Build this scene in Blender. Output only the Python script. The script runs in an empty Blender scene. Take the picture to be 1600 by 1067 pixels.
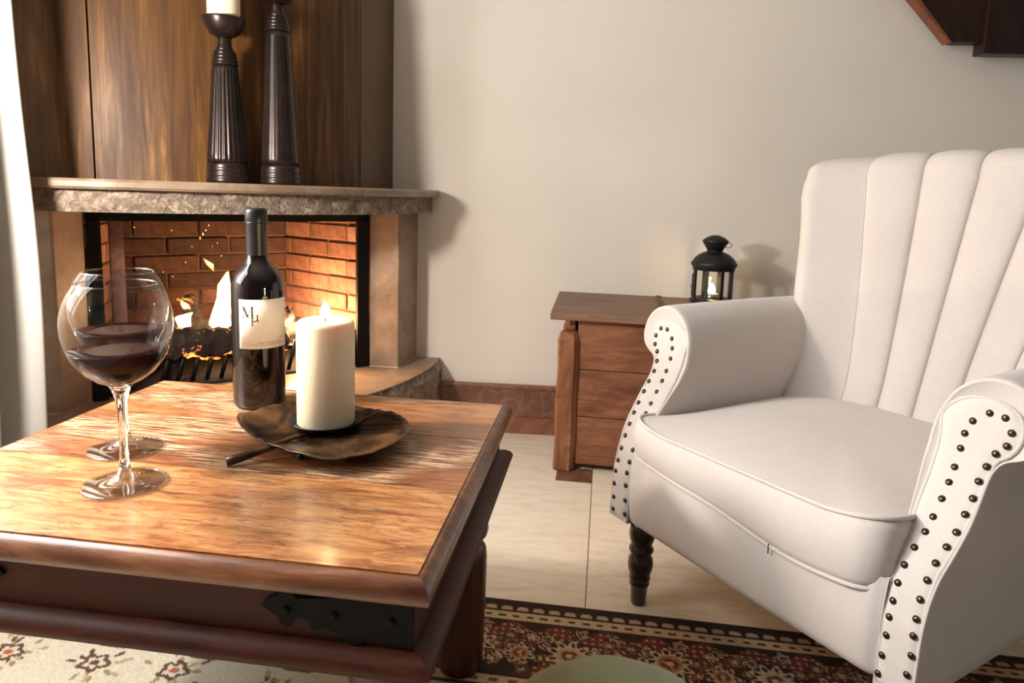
import bpy, bmesh, math, random
import numpy as np
from mathutils import Vector, Matrix, noise as mnoise

random.seed(7)
PI = math.pi
scene = bpy.context.scene
COL = scene.collection

# ------------------------------------------------------------------ camera, world, lights, exposure
CAM_H, F_PX, CY = .785, 1080., 457.
PITCH, ROLL = math.radians(8.07), math.radians(1.83)
fw = Vector((0, math.cos(PITCH), -math.sin(PITCH)))
dn = Vector((0, -math.sin(PITCH), -math.cos(PITCH)))
rt = Vector((1, 0, 0))
rx = math.cos(ROLL)*rt - math.sin(ROLL)*dn
rd = math.sin(ROLL)*rt + math.cos(ROLL)*dn
camd = bpy.data.cameras.new('camera')
camd.sensor_width = 36.0
camd.lens = F_PX/1600*36
camd.shift_y = (CY-533.5)/1600
camd.clip_start = .02
cam = bpy.data.objects.new('camera', camd)
COL.objects.link(cam)
m = Matrix.Identity(4)
for i in range(3):
    m[i][0] = rx[i]; m[i][1] = -rd[i]; m[i][2] = -fw[i]
m[0][3], m[1][3], m[2][3] = 0, 0, CAM_H
cam.matrix_world = m
scene.camera = cam

w = bpy.data.worlds.new('world'); scene.world = w; w.use_nodes = True
w.node_tree.nodes['Background'].inputs[0].default_value = (.93, .95, 1.0, 1)
w.node_tree.nodes['Background'].inputs[1].default_value = .08

def light(name, kind, loc, energy, color, size=None, size_y=None, target=None, radius=None):
    d = bpy.data.lights.new(name, kind); d.energy = energy; d.color = color
    if kind == 'AREA':
        d.shape = 'RECTANGLE'; d.size = size; d.size_y = size_y or size
    if radius is not None: d.shadow_soft_size = radius
    o = bpy.data.objects.new(name, d); COL.objects.link(o); o.location = loc
    if target: o.rotation_euler = (Vector(target)-Vector(loc)).to_track_quat('-Z', 'Y').to_euler()
    return o

# daylight falling through the window in the left wall
light('window_daylight', 'AREA', (-1.42, .62, 1.35), 42, (.97, .98, 1.0), .75, 1.2, (.3, .75, .85))
# a warm lamp standing by the curtain
light('lamp_glow', 'POINT', (-.88, .885, .93), 42, (1.0, .90, .80), radius=.05)
# the fire itself
light('fire_glow', 'POINT', (-.66, 2.06, .375), 19, (1.0, .55, .25), radius=.06)

vs = scene.view_settings
scene.display_settings.display_device = 'sRGB'
vs.view_transform = 'Standard'; vs.look = 'None'; vs.gamma = 1; vs.use_curve_mapping = False
vs.exposure = .38

# ------------------------------------------------------------------ helpers
def S(r, g, b):
    def f(c):
        c /= 255.
        return c/12.92 if c <= .04045 else ((c+.055)/1.055)**2.4
    return (f(r), f(g), f(b), 1)

class NT:
    def __init__(self, name):
        self.m = bpy.data.materials.new(name); self.m.use_nodes = True
        self.t = self.m.node_tree; self.t.nodes.clear()
        self.out = self.n('ShaderNodeOutputMaterial')
    def n(self, typ, **k):
        o = self.t.nodes.new(typ)
        for a, b in k.items(): setattr(o, a, b)
        return o
    def l(self, a, b): self.t.links.new(a, b)
    def coord(self, scale=(1, 1, 1), rot=(0, 0, 0), kind='Object'):
        tc = self.n('ShaderNodeTexCoord'); mp = self.n('ShaderNodeMapping')
        mp.inputs['Scale'].default_value = scale; mp.inputs['Rotation'].default_value = rot
        self.l(tc.outputs[kind], mp.inputs['Vector']); return mp.outputs[0]
    def noise(self, vec, scale=5, detail=4, rough=.55, dist=0):
        o = self.n('ShaderNodeTexNoise'); o.inputs['Scale'].default_value = scale
        o.inputs['Detail'].default_value = detail; o.inputs['Roughness'].default_value = rough
        o.inputs['Distortion'].default_value = dist
        if vec is not None: self.l(vec, o.inputs['Vector'])
        return o.outputs['Fac']
    def ramp(self, fac, stops, interp='LINEAR'):
        o = self.n('ShaderNodeValToRGB'); o.color_ramp.interpolation = interp
        e = o.color_ramp.elements
        while len(e) < len(stops): e.new(.5)
        for i, (p, c) in enumerate(stops):
            e[i].position = p; e[i].color = c if len(c) == 4 else (*c, 1)
        self.l(fac, o.inputs[0]); return o.outputs[0]
    def val(self, fac, a, b, lo=0, hi=1):
        o = self.n('ShaderNodeMapRange'); o.inputs[1].default_value = a; o.inputs[2].default_value = b
        o.inputs[3].default_value = lo; o.inputs[4].default_value = hi
        self.l(fac, o.inputs[0]); return o.outputs[0]
    def mix(self, fac, a, b, mode='MIX'):
        o = self.n('ShaderNodeMix', data_type='RGBA', blend_type=mode)
        for s, v in ((o.inputs[0], fac), (o.inputs[6], a), (o.inputs[7], b)):
            if hasattr(v, 'links'): self.l(v, s)
            else: s.default_value = v
        return o.outputs[2]
    def bump(self, h, strength=.3, dist=.002):
        o = self.n('ShaderNodeBump'); o.inputs['Strength'].default_value = strength
        o.inputs['Distance'].default_value = dist; self.l(h, o.inputs['Height']); return o.outputs[0]
    def pbsdf(self, col, rough=.5, metal=0, bump=None, **k):
        p = self.n('ShaderNodeBsdfPrincipled')
        for s, v in (('Base Color', col), ('Roughness', rough), ('Metallic', metal)):
            if hasattr(v, 'links'): self.l(v, p.inputs[s])
            else: p.inputs[s].default_value = v
        if bump is not None: self.l(bump, p.inputs['Normal'])
        for a, b in k.items(): p.inputs[a.replace('_', ' ')].default_value = b
        self.l(p.outputs[0], self.out.inputs['Surface']); return p

def wood(name, stops, grain=(1, 14, 14), scale=6, rough=.35, bump=.15, patch=None, coat=0, spec=.5):
    t = NT(name); v = t.coord(grain)
    g = t.noise(v, scale, 6, .62, .6)
    c = t.ramp(g, stops)
    if patch:
        v2 = t.coord((patch[1], patch[1]*2.2, patch[1]*2.2))
        pn = t.noise(v2, 3.2, 5, .62, .4)
        c = t.mix(t.val(pn, patch[2], patch[3]), c, patch[0])
    fine = t.noise(t.coord((grain[0]*3, grain[1]*6, grain[2]*6)), scale*2.2, 3, .6)
    c = t.mix(t.val(fine, .45, .75, 0, .35), c, (stops[0][1][0]*.5, stops[0][1][1]*.5, stops[0][1][2]*.5, 1))
    t.pbsdf(c, t.val(g, .3, .7, rough*.8, rough*1.25), 0, t.bump(fine, bump, .001), Coat_Weight=coat, Coat_Roughness=.12, Specular_IOR_Level=spec)
    return t.m

def plain(name, col, rough=.5, metal=0, nscale=40, var=.12, bump=.1, bdist=.001, **k):
    t = NT(name); v = t.coord()
    g = t.noise(v, nscale, 4, .6)
    a = tuple(c*(1-var) for c in col[:3])+(1,); b = tuple(min(1, c*(1+var)) for c in col[:3])+(1,)
    t.pbsdf(t.ramp(g, [(.3, a), (.7, b)]), rough, metal, t.bump(g, bump, bdist), **k)
    return t.m

M = {}
# wall plaster
t = NT('wall_plaster'); v = t.coord()
g = t.noise(v, 90, 3, .6); g2 = t.noise(v, 2.0, 3, .5)
t.pbsdf(t.ramp(g2, [(.3, S(214, 207, 197)), (.7, S(224, 217, 207))]), .85, 0, t.bump(g, .12, .002)); M['wall'] = t.m
M['ceiling'] = plain('ceiling_paint', S(220, 216, 208), .9)
# floor stone
t = NT('floor_limestone'); v = t.coord((1, 5, 1))
g = t.noise(v, 9, 6, .65, .8); g2 = t.noise(t.coord((1, 3, 1)), 40, 4, .7)
c = t.ramp(g, [(.3, S(214, 198, 174)), (.5, S(230, 218, 198)), (.7, S(236, 226, 208))])
c = t.mix(t.val(g2, .62, .8, 0, .4), c, S(190, 168, 138))
t.pbsdf(c, .32, 0, None); M['tile'] = t.m
M['grout'] = plain('floor_grout', S(170, 150, 122), .9)
def marble(name, a, b, c_, vein, rough=.35, sc=7, vs_=.3):
    t = NT(name); v = t.coord()
    g = t.noise(v, sc, 7, .65, 1.2); wv = t.noise(v, sc*.8, 3, .5, 2.5)
    c = t.ramp(g, [(.3, a), (.5, b), (.72, c_)])
    vn = t.ramp(wv, [(.46, (0, 0, 0, 1)), (.5, (1, 1, 1, 1)), (.54, (0, 0, 0, 1))])
    c = t.mix(t.val(vn, 0, 1, 0, vs_), c, vein)
    t.pbsdf(c, rough, 0, t.bump(g, .08, .002)); return t.m
M['marble_brown'] = marble('marble_brown', S(92, 60, 48), S(114, 76, 62), S(130, 92, 78), S(165, 130, 114))
M['marble_trim'] = marble('marble_trim', S(110, 66, 50), S(128, 80, 62), S(142, 94, 76), S(165, 120, 100))
M['stone'] = marble('fireplace_stone', S(112, 92, 74), S(138, 117, 98), S(158, 138, 118), S(176, 158, 138), .42, 6, .14)
t = NT('hewn_stone'); v = t.coord()
g = t.noise(v, 55, 5, .7, .8); g2 = t.noise(v, 8, 3)
t.pbsdf(t.ramp(g, [(.3, S(90, 78, 66)), (.52, S(136, 120, 104)), (.7, S(190, 174, 156))]), .5, 0, t.bump(g, 1., .012)); M['hewn'] = t.m
# hood : streaked brown sheet
t = NT('hood_bronze'); v = t.coord((5, 5, .35))
g = t.noise(v, 7, 7, .68, .5); g2 = t.noise(t.coord((1.6, 1.6, .25)), 5, 4, .6, .5)
c = t.ramp(g, [(.25, S(48, 29, 12)), (.42, S(78, 49, 20)), (.56, S(102, 67, 29)), (.72, S(150, 110, 62))])
c = t.mix(t.val(g2, .45, .7, 0, .6), c, S(54, 33, 15))
t.pbsdf(c, t.val(g, .3, .7, .62, .46), .0, t.bump(g, .15, .003)); t.t.nodes['Principled BSDF'].inputs['Specular IOR Level'].default_value = .35; M['hood'] = t.m
M['hood_side'] = plain('hood_side', S(84, 60, 36), .45, .2, 12)
M['black_iron'] = plain('black_iron', S(20, 18, 17), .5, .6, 60, .3)
M['strap_black'] = plain('strap_black', S(14, 12, 11), .7, 0, 60, .3, Specular_IOR_Level=.2)
M['soot'] = plain('soot', S(26, 19, 15), .9)
# bricks
M['brick'] = []
for i, cc in enumerate([(140, 96, 78), (152, 106, 86), (128, 86, 70), (164, 120, 98)]):
    t = NT('fire_brick_%d' % i); v = t.coord()
    g = t.noise(v, 30, 5, .7); g2 = t.noise(v, 9, 4)
    a = S(cc[0]*.7, cc[1]*.66, cc[2]*.62); b = S(*cc)
    t.pbsdf(t.mix(t.val(g2, .6, .75, 0, .5), t.ramp(g, [(.3, a), (.65, b)]), S(70, 45, 34)), .85, 0, t.bump(g, .5, .004)); M['brick'].append(t.m)
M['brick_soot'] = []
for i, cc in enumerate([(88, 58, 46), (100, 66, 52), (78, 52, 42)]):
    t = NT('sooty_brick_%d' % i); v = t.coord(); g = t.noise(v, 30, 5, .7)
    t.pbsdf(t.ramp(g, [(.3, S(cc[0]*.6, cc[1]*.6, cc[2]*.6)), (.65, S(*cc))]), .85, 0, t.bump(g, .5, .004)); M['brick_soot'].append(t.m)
M['mortar'] = plain('mortar', S(100, 76, 62), .95, 0, 80, .2, .4)
# table woods
SC = S(238, 206, 166)
def table_top_mat(nm, ramp, dark, sc_lo, sc_hi, off):
    t = NT(nm)
    def co(sx, sy):
        tc = t.n('ShaderNodeTexCoord'); mp = t.n('ShaderNodeMapping'); mp.inputs['Scale'].default_value = (sx, sy, sy)
        mp.inputs['Location'].default_value = (off, off*1.7, 0); t.l(tc.outputs['Object'], mp.inputs['Vector']); return mp.outputs[0]
    g = t.noise(co(4.4, 34), 2.6, 7, .68, .8)
    c = t.ramp(g, ramp)
    p = t.noise(co(5.5, 17), 2.4, 7, .72, .9)
    c = t.mix(t.val(p, .46, .62, 0, dark), c, S(104, 54, 30))
    p3 = t.noise(co(16, 52), 3.0, 4, .6, .5)
    c = t.mix(t.val(p3, .58, .66, 0, .6), c, S(98, 56, 34))
    # worn streaks where the varnish has rubbed off, dark grime between them
    p2 = t.noise(co(2.2, 4.6), 1.9, 2, .5)
    st = t.noise(co(8, 300), 2.0, 4, .72); st2 = t.noise(co(9, 120), 2.4, 4, .7)
    m2 = t.n('ShaderNodeMath', operation='MULTIPLY')
    t.l(t.val(p2, sc_lo-.05, sc_hi-.04), m2.inputs[0]); t.l(t.val(st2, .46, .56, 0, .9), m2.inputs[1])
    c = t.mix(m2.outputs[0], c, S(82, 38, 20))
    m1 = t.n('ShaderNodeMath', operation='MULTIPLY')
    t.l(t.val(p2, sc_lo, sc_hi), m1.inputs[0]); t.l(t.val(st, .50, .58, 0, .95), m1.inputs[1])
    c = t.mix(m1.outputs[0], c, SC)
    t.pbsdf(c, t.val(g, .3, .7, .26, .4), 0, t.bump(st, .12, .001), Coat_Weight=.3, Coat_Roughness=.18)
    return t.m
RL = [(.26, S(126, 74, 40)), (.42, S(164, 106, 62)), (.58, S(190, 136, 86)), (.75, S(206, 160, 110))]
RD = [(.26, S(96, 52, 29)), (.42, S(126, 76, 44)), (.58, S(152, 98, 60)), (.75, S(180, 128, 84))]
RD2 = [(.26, S(106, 60, 34)), (.42, S(146, 94, 56)), (.58, S(174, 120, 76)), (.75, S(196, 146, 100))]
M['table_top'] = [table_top_mat('table_plank_front', RL, .7, .62, .70, 0.), table_top_mat('table_plank_middle', RD, .8, .47, .55, 3.1), table_top_mat('table_plank_back', RD2, .5, .49, .57, 7.7)]
M['table_edge'] = wood('table_edge_wood', [(.3, S(78, 42, 22)), (.5, S(116, 68, 38)), (.72, S(156, 100, 60))], (2, 14, 14), 4, .34, .1, (S(70, 34, 18), 2.4, .5, .66), coat=.2)
M['table_dark'] = wood('table_dark_wood', [(.3, S(46, 18, 8)), (.5, S(70, 29, 13)), (.72, S(92, 43, 21))], (2, 14, 14), 4, .5, .1, spec=.25)
M['table_leg'] = wood('table_leg_wood', [(.3, S(50, 22, 11)), (.5, S(74, 34, 17)), (.72, S(98, 50, 27))], (14, 14, 2), 4, .35, .1, coat=.2)
M['chest_lid'] = wood('chest_lid_wood', [(.3, S(96, 70, 52)), (.5, S(122, 92, 70)), (.72, S(142, 112, 88))], (1.5, 16, 16), 4, .5, .2)
M['chest'] = wood('chest_wood', [(.3, S(100, 60, 38)), (.5, S(128, 80, 52)), (.72, S(152, 102, 72))], (1.5, 9, 9), 4, .55, .2, (S(92, 52, 32), 1.6, .5, .7))
M['chest_post'] = wood('chest_post_wood', [(.3, S(92, 52, 30)), (.5, S(130, 82, 52)), (.72, S(156, 106, 74))], (9, 9, 1.6), 4, .55, .3, (S(84, 46, 26), 1.4, .54, .66))
M['stair_wood'] = wood('stair_wood', [(.3, S(28, 12, 7)), (.5, S(38, 17, 10)), (.72, S(50, 24, 14))], (8, 8, 1.5), 4, .4, .1)
M['stair_edge'] = wood('stair_edge_wood', [(.3, S(100, 56, 34)), (.5, S(122, 70, 44)), (.72, S(140, 86, 58))], (8, 8, 1.5), 4, .45, .1)
# fabric
def fabric(name, col, sc=900, bump=.25):
    t = NT(name); v = t.coord((1, 1, 1))
    a = t.noise(t.coord((1, 1, .12)), sc, 2, .5); b = t.noise(t.coord((.12, .12, 1)), sc, 2, .5)
    mm = t.n('ShaderNodeMath', operation='ADD'); t.l(a, mm.inputs[0]); t.l(b, mm.inputs[1])
    g2 = t.noise(v, 6, 4, .6)
    c0 = tuple(x*.93 for x in col[:3])+(1,)
    c = t.ramp(g2, [(.3, c0), (.7, col)])
    c = t.mix(t.val(mm.outputs[0], .8, 1.2, 0, .16), c, tuple(x*.6 for x in col[:3])+(1,))
    t.pbsdf(c, .9, 0, t.bump(mm.outputs[0], bump, .0006), Sheen_Weight=.15); return t.m
M['linen'] = fabric('chair_linen', S(207, 199, 194))
M['linen_panel'] = fabric('chair_panel_linen', S(212, 205, 199))
M['curtain'] = fabric('curtain_cloth', S(184, 182, 177), 500)
M['green'] = fabric('green_plush', S(118, 118, 82), 260, .6)
M['leg_dark'] = plain('leg_dark_wood', S(38, 24, 18), .28, 0, 30, .25, .05, Coat_Weight=.3)
M['nail'] = plain('nail_bronze', S(78, 70, 60), .3, .9, 120, .2)
M['wax'] = NT('candle_wax'); t = M['wax']
g = t.noise(t.coord((1, 1, .4)), 14, 3)
t.pbsdf(t.ramp(g, [(.3, S(236, 224, 190)), (.7, S(243, 233, 204))]), .45, 0, None, Subsurface_Weight=.35, Subsurface_Scale=.02)
M['wax'] = t.m
M['wick'] = plain('wick', S(30, 24, 20), .9)
M['bronze_leaf'] = NT('leaf_bronze'); t = M['bronze_leaf']
g = t.noise(t.coord((1, 1, 1)), 16, 5, .6, .8)
t.pbsdf(t.ramp(g, [(.35, S(30, 25, 21)), (.5, S(72, 50, 34)), (.68, S(128, 92, 60))]), t.val(g, .3, .7, .25, .42), .6, t.bump(g, .1, .002)); M['bronze_leaf'] = t.m
M['pan'] = plain('pan_black', S(34, 33, 30), .28, .5, 40, .2)
M['stick'] = plain('candlestick_bronze', S(46, 36, 32), .3, .55, 26, .35, .15)
M['lantern'] = plain('lantern_black', S(24, 22, 21), .5, .3, 60, .2)
M['bottle'] = NT('bottle_glass'); t = M['bottle']
g = t.noise(t.coord(), 8, 2)
t.pbsdf(t.ramp(g, [(.3, S(14, 7, 7)), (.7, S(20, 9, 8))]), .05, 0, None, Specular_IOR_Level=.55); M['bottle'] = t.m
M['capsule'] = plain('capsule_foil', S(30, 30, 30), .35, .2, 60, .15)
M['paper'] = plain('label_paper', S(226, 217, 206), .75, 0, 90, .03)
M['ink'] = plain('label_ink', S(60, 46, 38), .7)
M['ink_pale'] = plain('label_ink_pale', S(150, 138, 128), .7)
t = NT('wine'); g = t.noise(t.coord(), 6, 2)
t.pbsdf(t.ramp(g, [(.3, S(22, 3, 6)), (.7, S(30, 4, 8))]), .08, 0, None, Specular_IOR_Level=.06); M['wine'] = t.m
t = NT('thin_glass')
fr = t.n('ShaderNodeLayerWeight'); fr.inputs[0].default_value = .5
fp_ = t.n('ShaderNodeMath', operation='POWER'); t.l(fr.outputs['Facing'], fp_.inputs[0]); fp_.inputs[1].default_value = 5.0
ff = t.val(fp_.outputs[0], 0, 1, .022, .9)
gl = t.n('ShaderNodeBsdfGlossy'); gl.inputs['Roughness'].default_value = .03
tr = t.n('ShaderNodeBsdfTransparent'); tr.inputs[0].default_value = (.96, .965, .96, 1)
mx = t.n('ShaderNodeMixShader'); nz = t.noise(t.coord(), 3, 1)
t.l(t.ramp(nz, [(.3, (.95, .96, .95, 1)), (.7, (.97, .97, .965, 1))]), tr.inputs[0])
t.l(ff, mx.inputs[0]); t.l(tr.outputs[0], mx.inputs[1]); t.l(gl.outputs[0], mx.inputs[2])
t.l(mx.outputs[0], t.out.inputs['Surface']); M['thin_glass'] = t.m
def foot_glass():
    t = NT('foot_glass'); lw = t.n('ShaderNodeLayerWeight'); lw.inputs[0].default_value = .5
    pw = t.n('ShaderNodeMath', operation='POWER'); t.l(lw.outputs['Facing'], pw.inputs[0]); pw.inputs[1].default_value = 2.5
    gl = t.n('ShaderNodeBsdfGlossy'); gl.inputs['Roughness'].default_value = .06
    tr = t.n('ShaderNodeBsdfTransparent'); mx = t.n('ShaderNodeMixShader')
    t.l(t.ramp(t.noise(t.coord(), 3, 1), [(.3, (.80, .81, .80, 1)), (.7, (.86, .86, .85, 1))]), tr.inputs[0])
    t.l(t.val(pw.outputs[0], 0, 1, .10, .85), mx.inputs[0]); t.l(tr.outputs[0], mx.inputs[1]); t.l(gl.outputs[0], mx.inputs[2])
    t.l(mx.outputs[0], t.out.inputs['Surface']); return t.m
M['foot_glass'] = foot_glass()
t = NT('solid_glass'); g = t.noise(t.coord(), 3, 1)
t.pbsdf(t.ramp(g, [(.3, (.97, .98, .97, 1)), (.7, (1, 1, 1, 1))]), .02, 0, None, Transmission_Weight=1, IOR=1.48); M['solid_glass'] = t.m
def flame_mat(name, col, strength, col2=None, zlo=0, zhi=1):
    t = NT(name); e = t.n('ShaderNodeEmission')
    g = t.noise(t.coord((1, 1, .5)), 40, 3)
    t.l(t.ramp(g, [(.2, tuple(x*.75 for x in col[:3])+(1,)), (.8, col)]), e.inputs[0])
    e.inputs[1].default_value = strength
    t.l(e.outputs[0], t.out.inputs['Volume']); return t.m
M['flame'] = flame_mat('fire_flame', (1, .60, .24, 1), 420)
M['flame_small'] = flame_mat('fire_flame_tip', (1, .46, .12, 1), 300)
M['candle_flame'] = flame_mat('candle_flame', (1, .74, .40, 1), 2600)
t = NT('ember'); e = t.n('ShaderNodeEmission'); g = t.noise(t.coord(), 60, 3)
t.l(t.ramp(g, [(.3, (1, .12, .02, 1)), (.7, (1, .4, .1, 1))]), e.inputs[0]); e.inputs[1].default_value = 6
t.l(e.outputs[0], t.out.inputs['Surface']); M['ember'] = t.m
# charred log: embers glow in the cracks
t = NT('charred_log'); v = t.coord((1, 1, 1)); g = t.noise(v, 22, 5, .7, .6); g2 = t.noise(v, 14, 3, .6, 1.)
p = t.pbsdf(t.ramp(g, [(.3, S(16, 12, 10)), (.6, S(46, 34, 28)), (.8, S(90, 72, 60))]), .9, 0, t.bump(g, 1, .012))
t.l(t.ramp(g2, [(.57, (0, 0, 0, 1)), (.66, (1, .25, .05, 1))]), p.inputs['Emission Color']); p.inputs['Emission Strength'].default_value = 3.0
M['log'] = t.m
t = NT('rug_wool'); at = t.n('ShaderNodeAttribute'); at.attribute_name = 'Col'
g = t.noise(t.coord(), 420, 3, .6)
t.pbsdf(t.mix(t.val(g, .3, .7, 0, .28), at.outputs[0], (.02, .012, .008, 1)), .95, 0, t.bump(g, .6, .003)); M['rug'] = t.m

def link(o, parent=None):
    COL.objects.link(o)
    if parent is not None: o.parent = parent
    return o
def empty(name, loc=(0, 0, 0), rz=0):
    o = bpy.data.objects.new(name, None); COL.objects.link(o); o.location = loc; o.rotation_euler = (0, 0, rz)
    o.empty_display_size = .05
    return o
def tag(o, label=None, cat=None, group=None, kind=None):
    if label: o['label'] = label
    if cat: o['category'] = cat
    if group: o['group'] = group
    if kind: o['kind'] = kind
    return o
def mesh(name, V, F, mat, parent=None, smooth=False, loc=None, rz=None):
    me = bpy.data.meshes.new(name); me.from_pydata([tuple(v) for v in V], [], F); me.update()
    return finish(name, me, mat, parent, smooth, loc, rz)
def finish(name, me, mat, parent=None, smooth=False, loc=None, rz=None, auto=None):
    bm = bmesh.new(); bm.from_mesh(me); bmesh.ops.recalc_face_normals(bm, faces=bm.faces); bm.to_mesh(me); bm.free()
    if isinstance(mat, (list, tuple)):
        for q in mat: me.materials.append(q)
    else: me.materials.append(mat)
    if smooth: me.polygons.foreach_set('use_smooth', [True]*len(me.polygons))
    o = bpy.data.objects.new(name, me); link(o, parent)
    if loc is not None: o.location = loc
    if rz is not None: o.rotation_euler = (0, 0, rz)
    return o
def copy_of(o, parent=None, loc=None, rot=None):
    c = o.copy(); COL.objects.link(c)
    if parent is not None: c.parent = parent
    if loc is not None: c.location = loc
    if rot is not None: c.rotation_euler = rot
    return c
def box_me(name, x0, x1, y0, y1, z0, z1, bev=0, seg=2, jit=0):
    bm = bmesh.new()
    vv = [bm.verts.new((x, y, z)) for x in (x0, x1) for y in (y0, y1) for z in (z0, z1)]
    for f in ((0, 1, 3, 2), (4, 6, 7, 5), (0, 4, 5, 1), (2, 3, 7, 6), (0, 2, 6, 4), (1, 5, 7, 3)): bm.faces.new([vv[i] for i in f])
    if jit:
        for q in bm.verts: q.co += Vector((random.uniform(-jit, jit), random.uniform(-jit, jit), random.uniform(-jit, jit)))
    if bev: bmesh.ops.bevel(bm, geom=list(bm.edges), offset=bev, segments=seg, affect='EDGES', profile=.5)
    me = bpy.data.meshes.new(name); bm.to_mesh(me); bm.free(); return me
def box(name, x0, x1, y0, y1, z0, z1, mat, parent=None, bev=0, seg=2, jit=0, smooth=False):
    return finish(name, box_me(name, x0, x1, y0, y1, z0, z1, bev, seg, jit), mat, parent, smooth)
def lathe(name, prof, mat, parent=None, seg=32, loc=None, flute=0, famp=0, frange=None, cap=True, smooth=True):
    V = []; F = []
    for (r, z) in prof:
        for k in range(seg):
            a = 2*PI*k/seg; rr = r
            if flute and frange[0] <= z <= frange[1]: rr = r*(1+famp*math.cos(flute*a))
            V.append((rr*math.cos(a), rr*math.sin(a), z))
    for i in range(len(prof)-1):
        for k in range(seg):
            F.append((i*seg+k, i*seg+(k+1) % seg, (i+1)*seg+(k+1) % seg, (i+1)*seg+k))
    if cap:
        F.append(tuple(range(seg))[::-1]); F.append(tuple((len(prof)-1)*seg+k for k in range(seg)))
    o = mesh(name, V, F, mat, parent, smooth, loc)
    return o
def sharp(o, ang=40):
    o.data.set_sharp_from_angle(angle=math.radians(ang)) if hasattr(o.data, 'set_sharp_from_angle') else None
    return o
def tube(name, pts, r, mat, parent=None, seg=8, radii=None, closed=False, smooth=True):
    pts = [Vector(p) for p in pts]; n = len(pts); V = []; F = []
    up = None
    for i, p in enumerate(pts):
        if closed: d = (pts[(i+1) % n]-pts[i-1])
        else: d = pts[min(i+1, n-1)]-pts[max(i-1, 0)]
        d.normalize()
        if up is None: up = Vector((0, 0, 1)) if abs(d.z) < .9 else Vector((1, 0, 0))
        x = d.cross(up)
        if x.length < 1e-6: x = d.orthogonal()
        x.normalize(); y = x.cross(d); y.normalize(); up = y
        rr = radii[i] if radii else r
        for k in range(seg):
            a = 2*PI*k/seg; V.append(p+x*rr*math.cos(a)+y*rr*math.sin(a))
    for i in range(n if closed else n-1):
        j = (i+1) % n
        for k in range(seg): F.append((i*seg+k, i*seg+(k+1) % seg, j*seg+(k+1) % seg, j*seg+k))
    if not closed:
        F.append(tuple(range(seg))); F.append(tuple((n-1)*seg+k for k in range(seg)))
    return mesh(name, V, F, mat, parent, smooth)
def prism(name, poly, axis_fn, mat, parent=None, bev=0, smooth=False):
    """poly: 2D outline; axis_fn(p, side) -> 3D, side 0/1"""
    n = len(poly); V = [axis_fn(p, 0) for p in poly]+[axis_fn(p, 1) for p in poly]
    F = [tuple(range(n)), tuple(range(2*n-1, n-1, -1))]+[(i, (i+1) % n, n+(i+1) % n, n+i) for i in range(n)]
    me = bpy.data.meshes.new(name); me.from_pydata([tuple(v) for v in V], [], F)
    if bev:
        bm = bmesh.new(); bm.from_mesh(me); bmesh.ops.bevel(bm, geom=list(bm.edges), offset=bev, segments=2, affect='EDGES', profile=.5); bm.to_mesh(me); bm.free()
    return finish(name, me, mat, parent, smooth)
def smoothstep(a, b, x):
    q = max(0, min(1, (x-a)/(b-a))); return q*q*(3-2*q)
def interp(x, xs, ys): return float(np.interp(x, xs, ys))

# ------------------------------------------------------------------ the room
WA = math.radians(-3.4)                      # direction of the back wall
CORNER = Vector((-1.123, 2.288, 0))
ex = Vector((math.cos(WA), math.sin(WA), 0)); ey = Vector((-math.sin(WA), math.cos(WA), 0))
def RW(x, y, z=0): return CORNER+ex*x+ey*y+Vector((0, 0, z))   # room frame, origin at the corner
room = dict(loc=CORNER, rz=WA)
def room_box(name, *a, kind='structure', **k):
    o = box(name, *a, **k); o.location = CORNER; o.rotation_euler = (0, 0, WA); tag(o, kind=kind); return o
# wall runs from behind the fireplace to the right
room_box('wall_back', .70, 4.2, 0, .12, 0, 2.5, M['wall'])
wl = None
V = []; F = []
def addbox(x0, x1, y0, y1, z0, z1):
    b = len(V)
    for x in (x0, x1):
        for y in (y0, y1):
            for z in (z0, z1): V.append((x, y, z))
    for f in ((0, 1, 3, 2), (4, 6, 7, 5), (0, 4, 5, 1), (2, 3, 7, 6), (0, 2, 6, 4), (1, 5, 7, 3)): F.append(tuple(b+i for i in f))
WY0, WY1, WZ0, WZ1 = -2.4, -1.25, .75, 2.05   # window opening in the left wall (room frame)
addbox(-.12, 0, -4.0, WY0, 0, 2.5); addbox(-.12, 0, WY1, -.70, 0, 2.5)
addbox(-.12, 0, WY0, WY1, 0, WZ0); addbox(-.12, 0, WY0, WY1, WZ1, 2.5)
wl = mesh('wall_left', V, F, M['wall'], None, False, CORNER, WA); tag(wl, kind='structure')
win = empty('window_1', RW(-.06, (WY0+WY1)/2, WZ0), WA); tag(win, kind='structure')
hw = (WY1-WY0)/2; hh = WZ1-WZ0
M['frame_white'] = plain('frame_paint', S(214, 208, 196), .5)
for (a, b, c, d) in ((-hw, hw, 0, .05), (-hw, hw, hh-.05, hh), (-hw, -hw+.05, .05, hh-.05), (hw-.05, hw, .05, hh-.05), (-.025, .025, .05, hh-.05)):
    box('frame_bar', -.03, .03, a, b, c, d, M['frame_white'], win)
for s in (-1, 1):
    box('pane', -.002, .002, min(s*.025, s*(hw-.05)), max(s*.025, s*(hw-.05)), .05, hh-.05, M['thin_glass'], win)
room_box('ceiling', -.12, 4.2, -4.0, .12, 2.5, 2.6, M['ceiling'])

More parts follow.
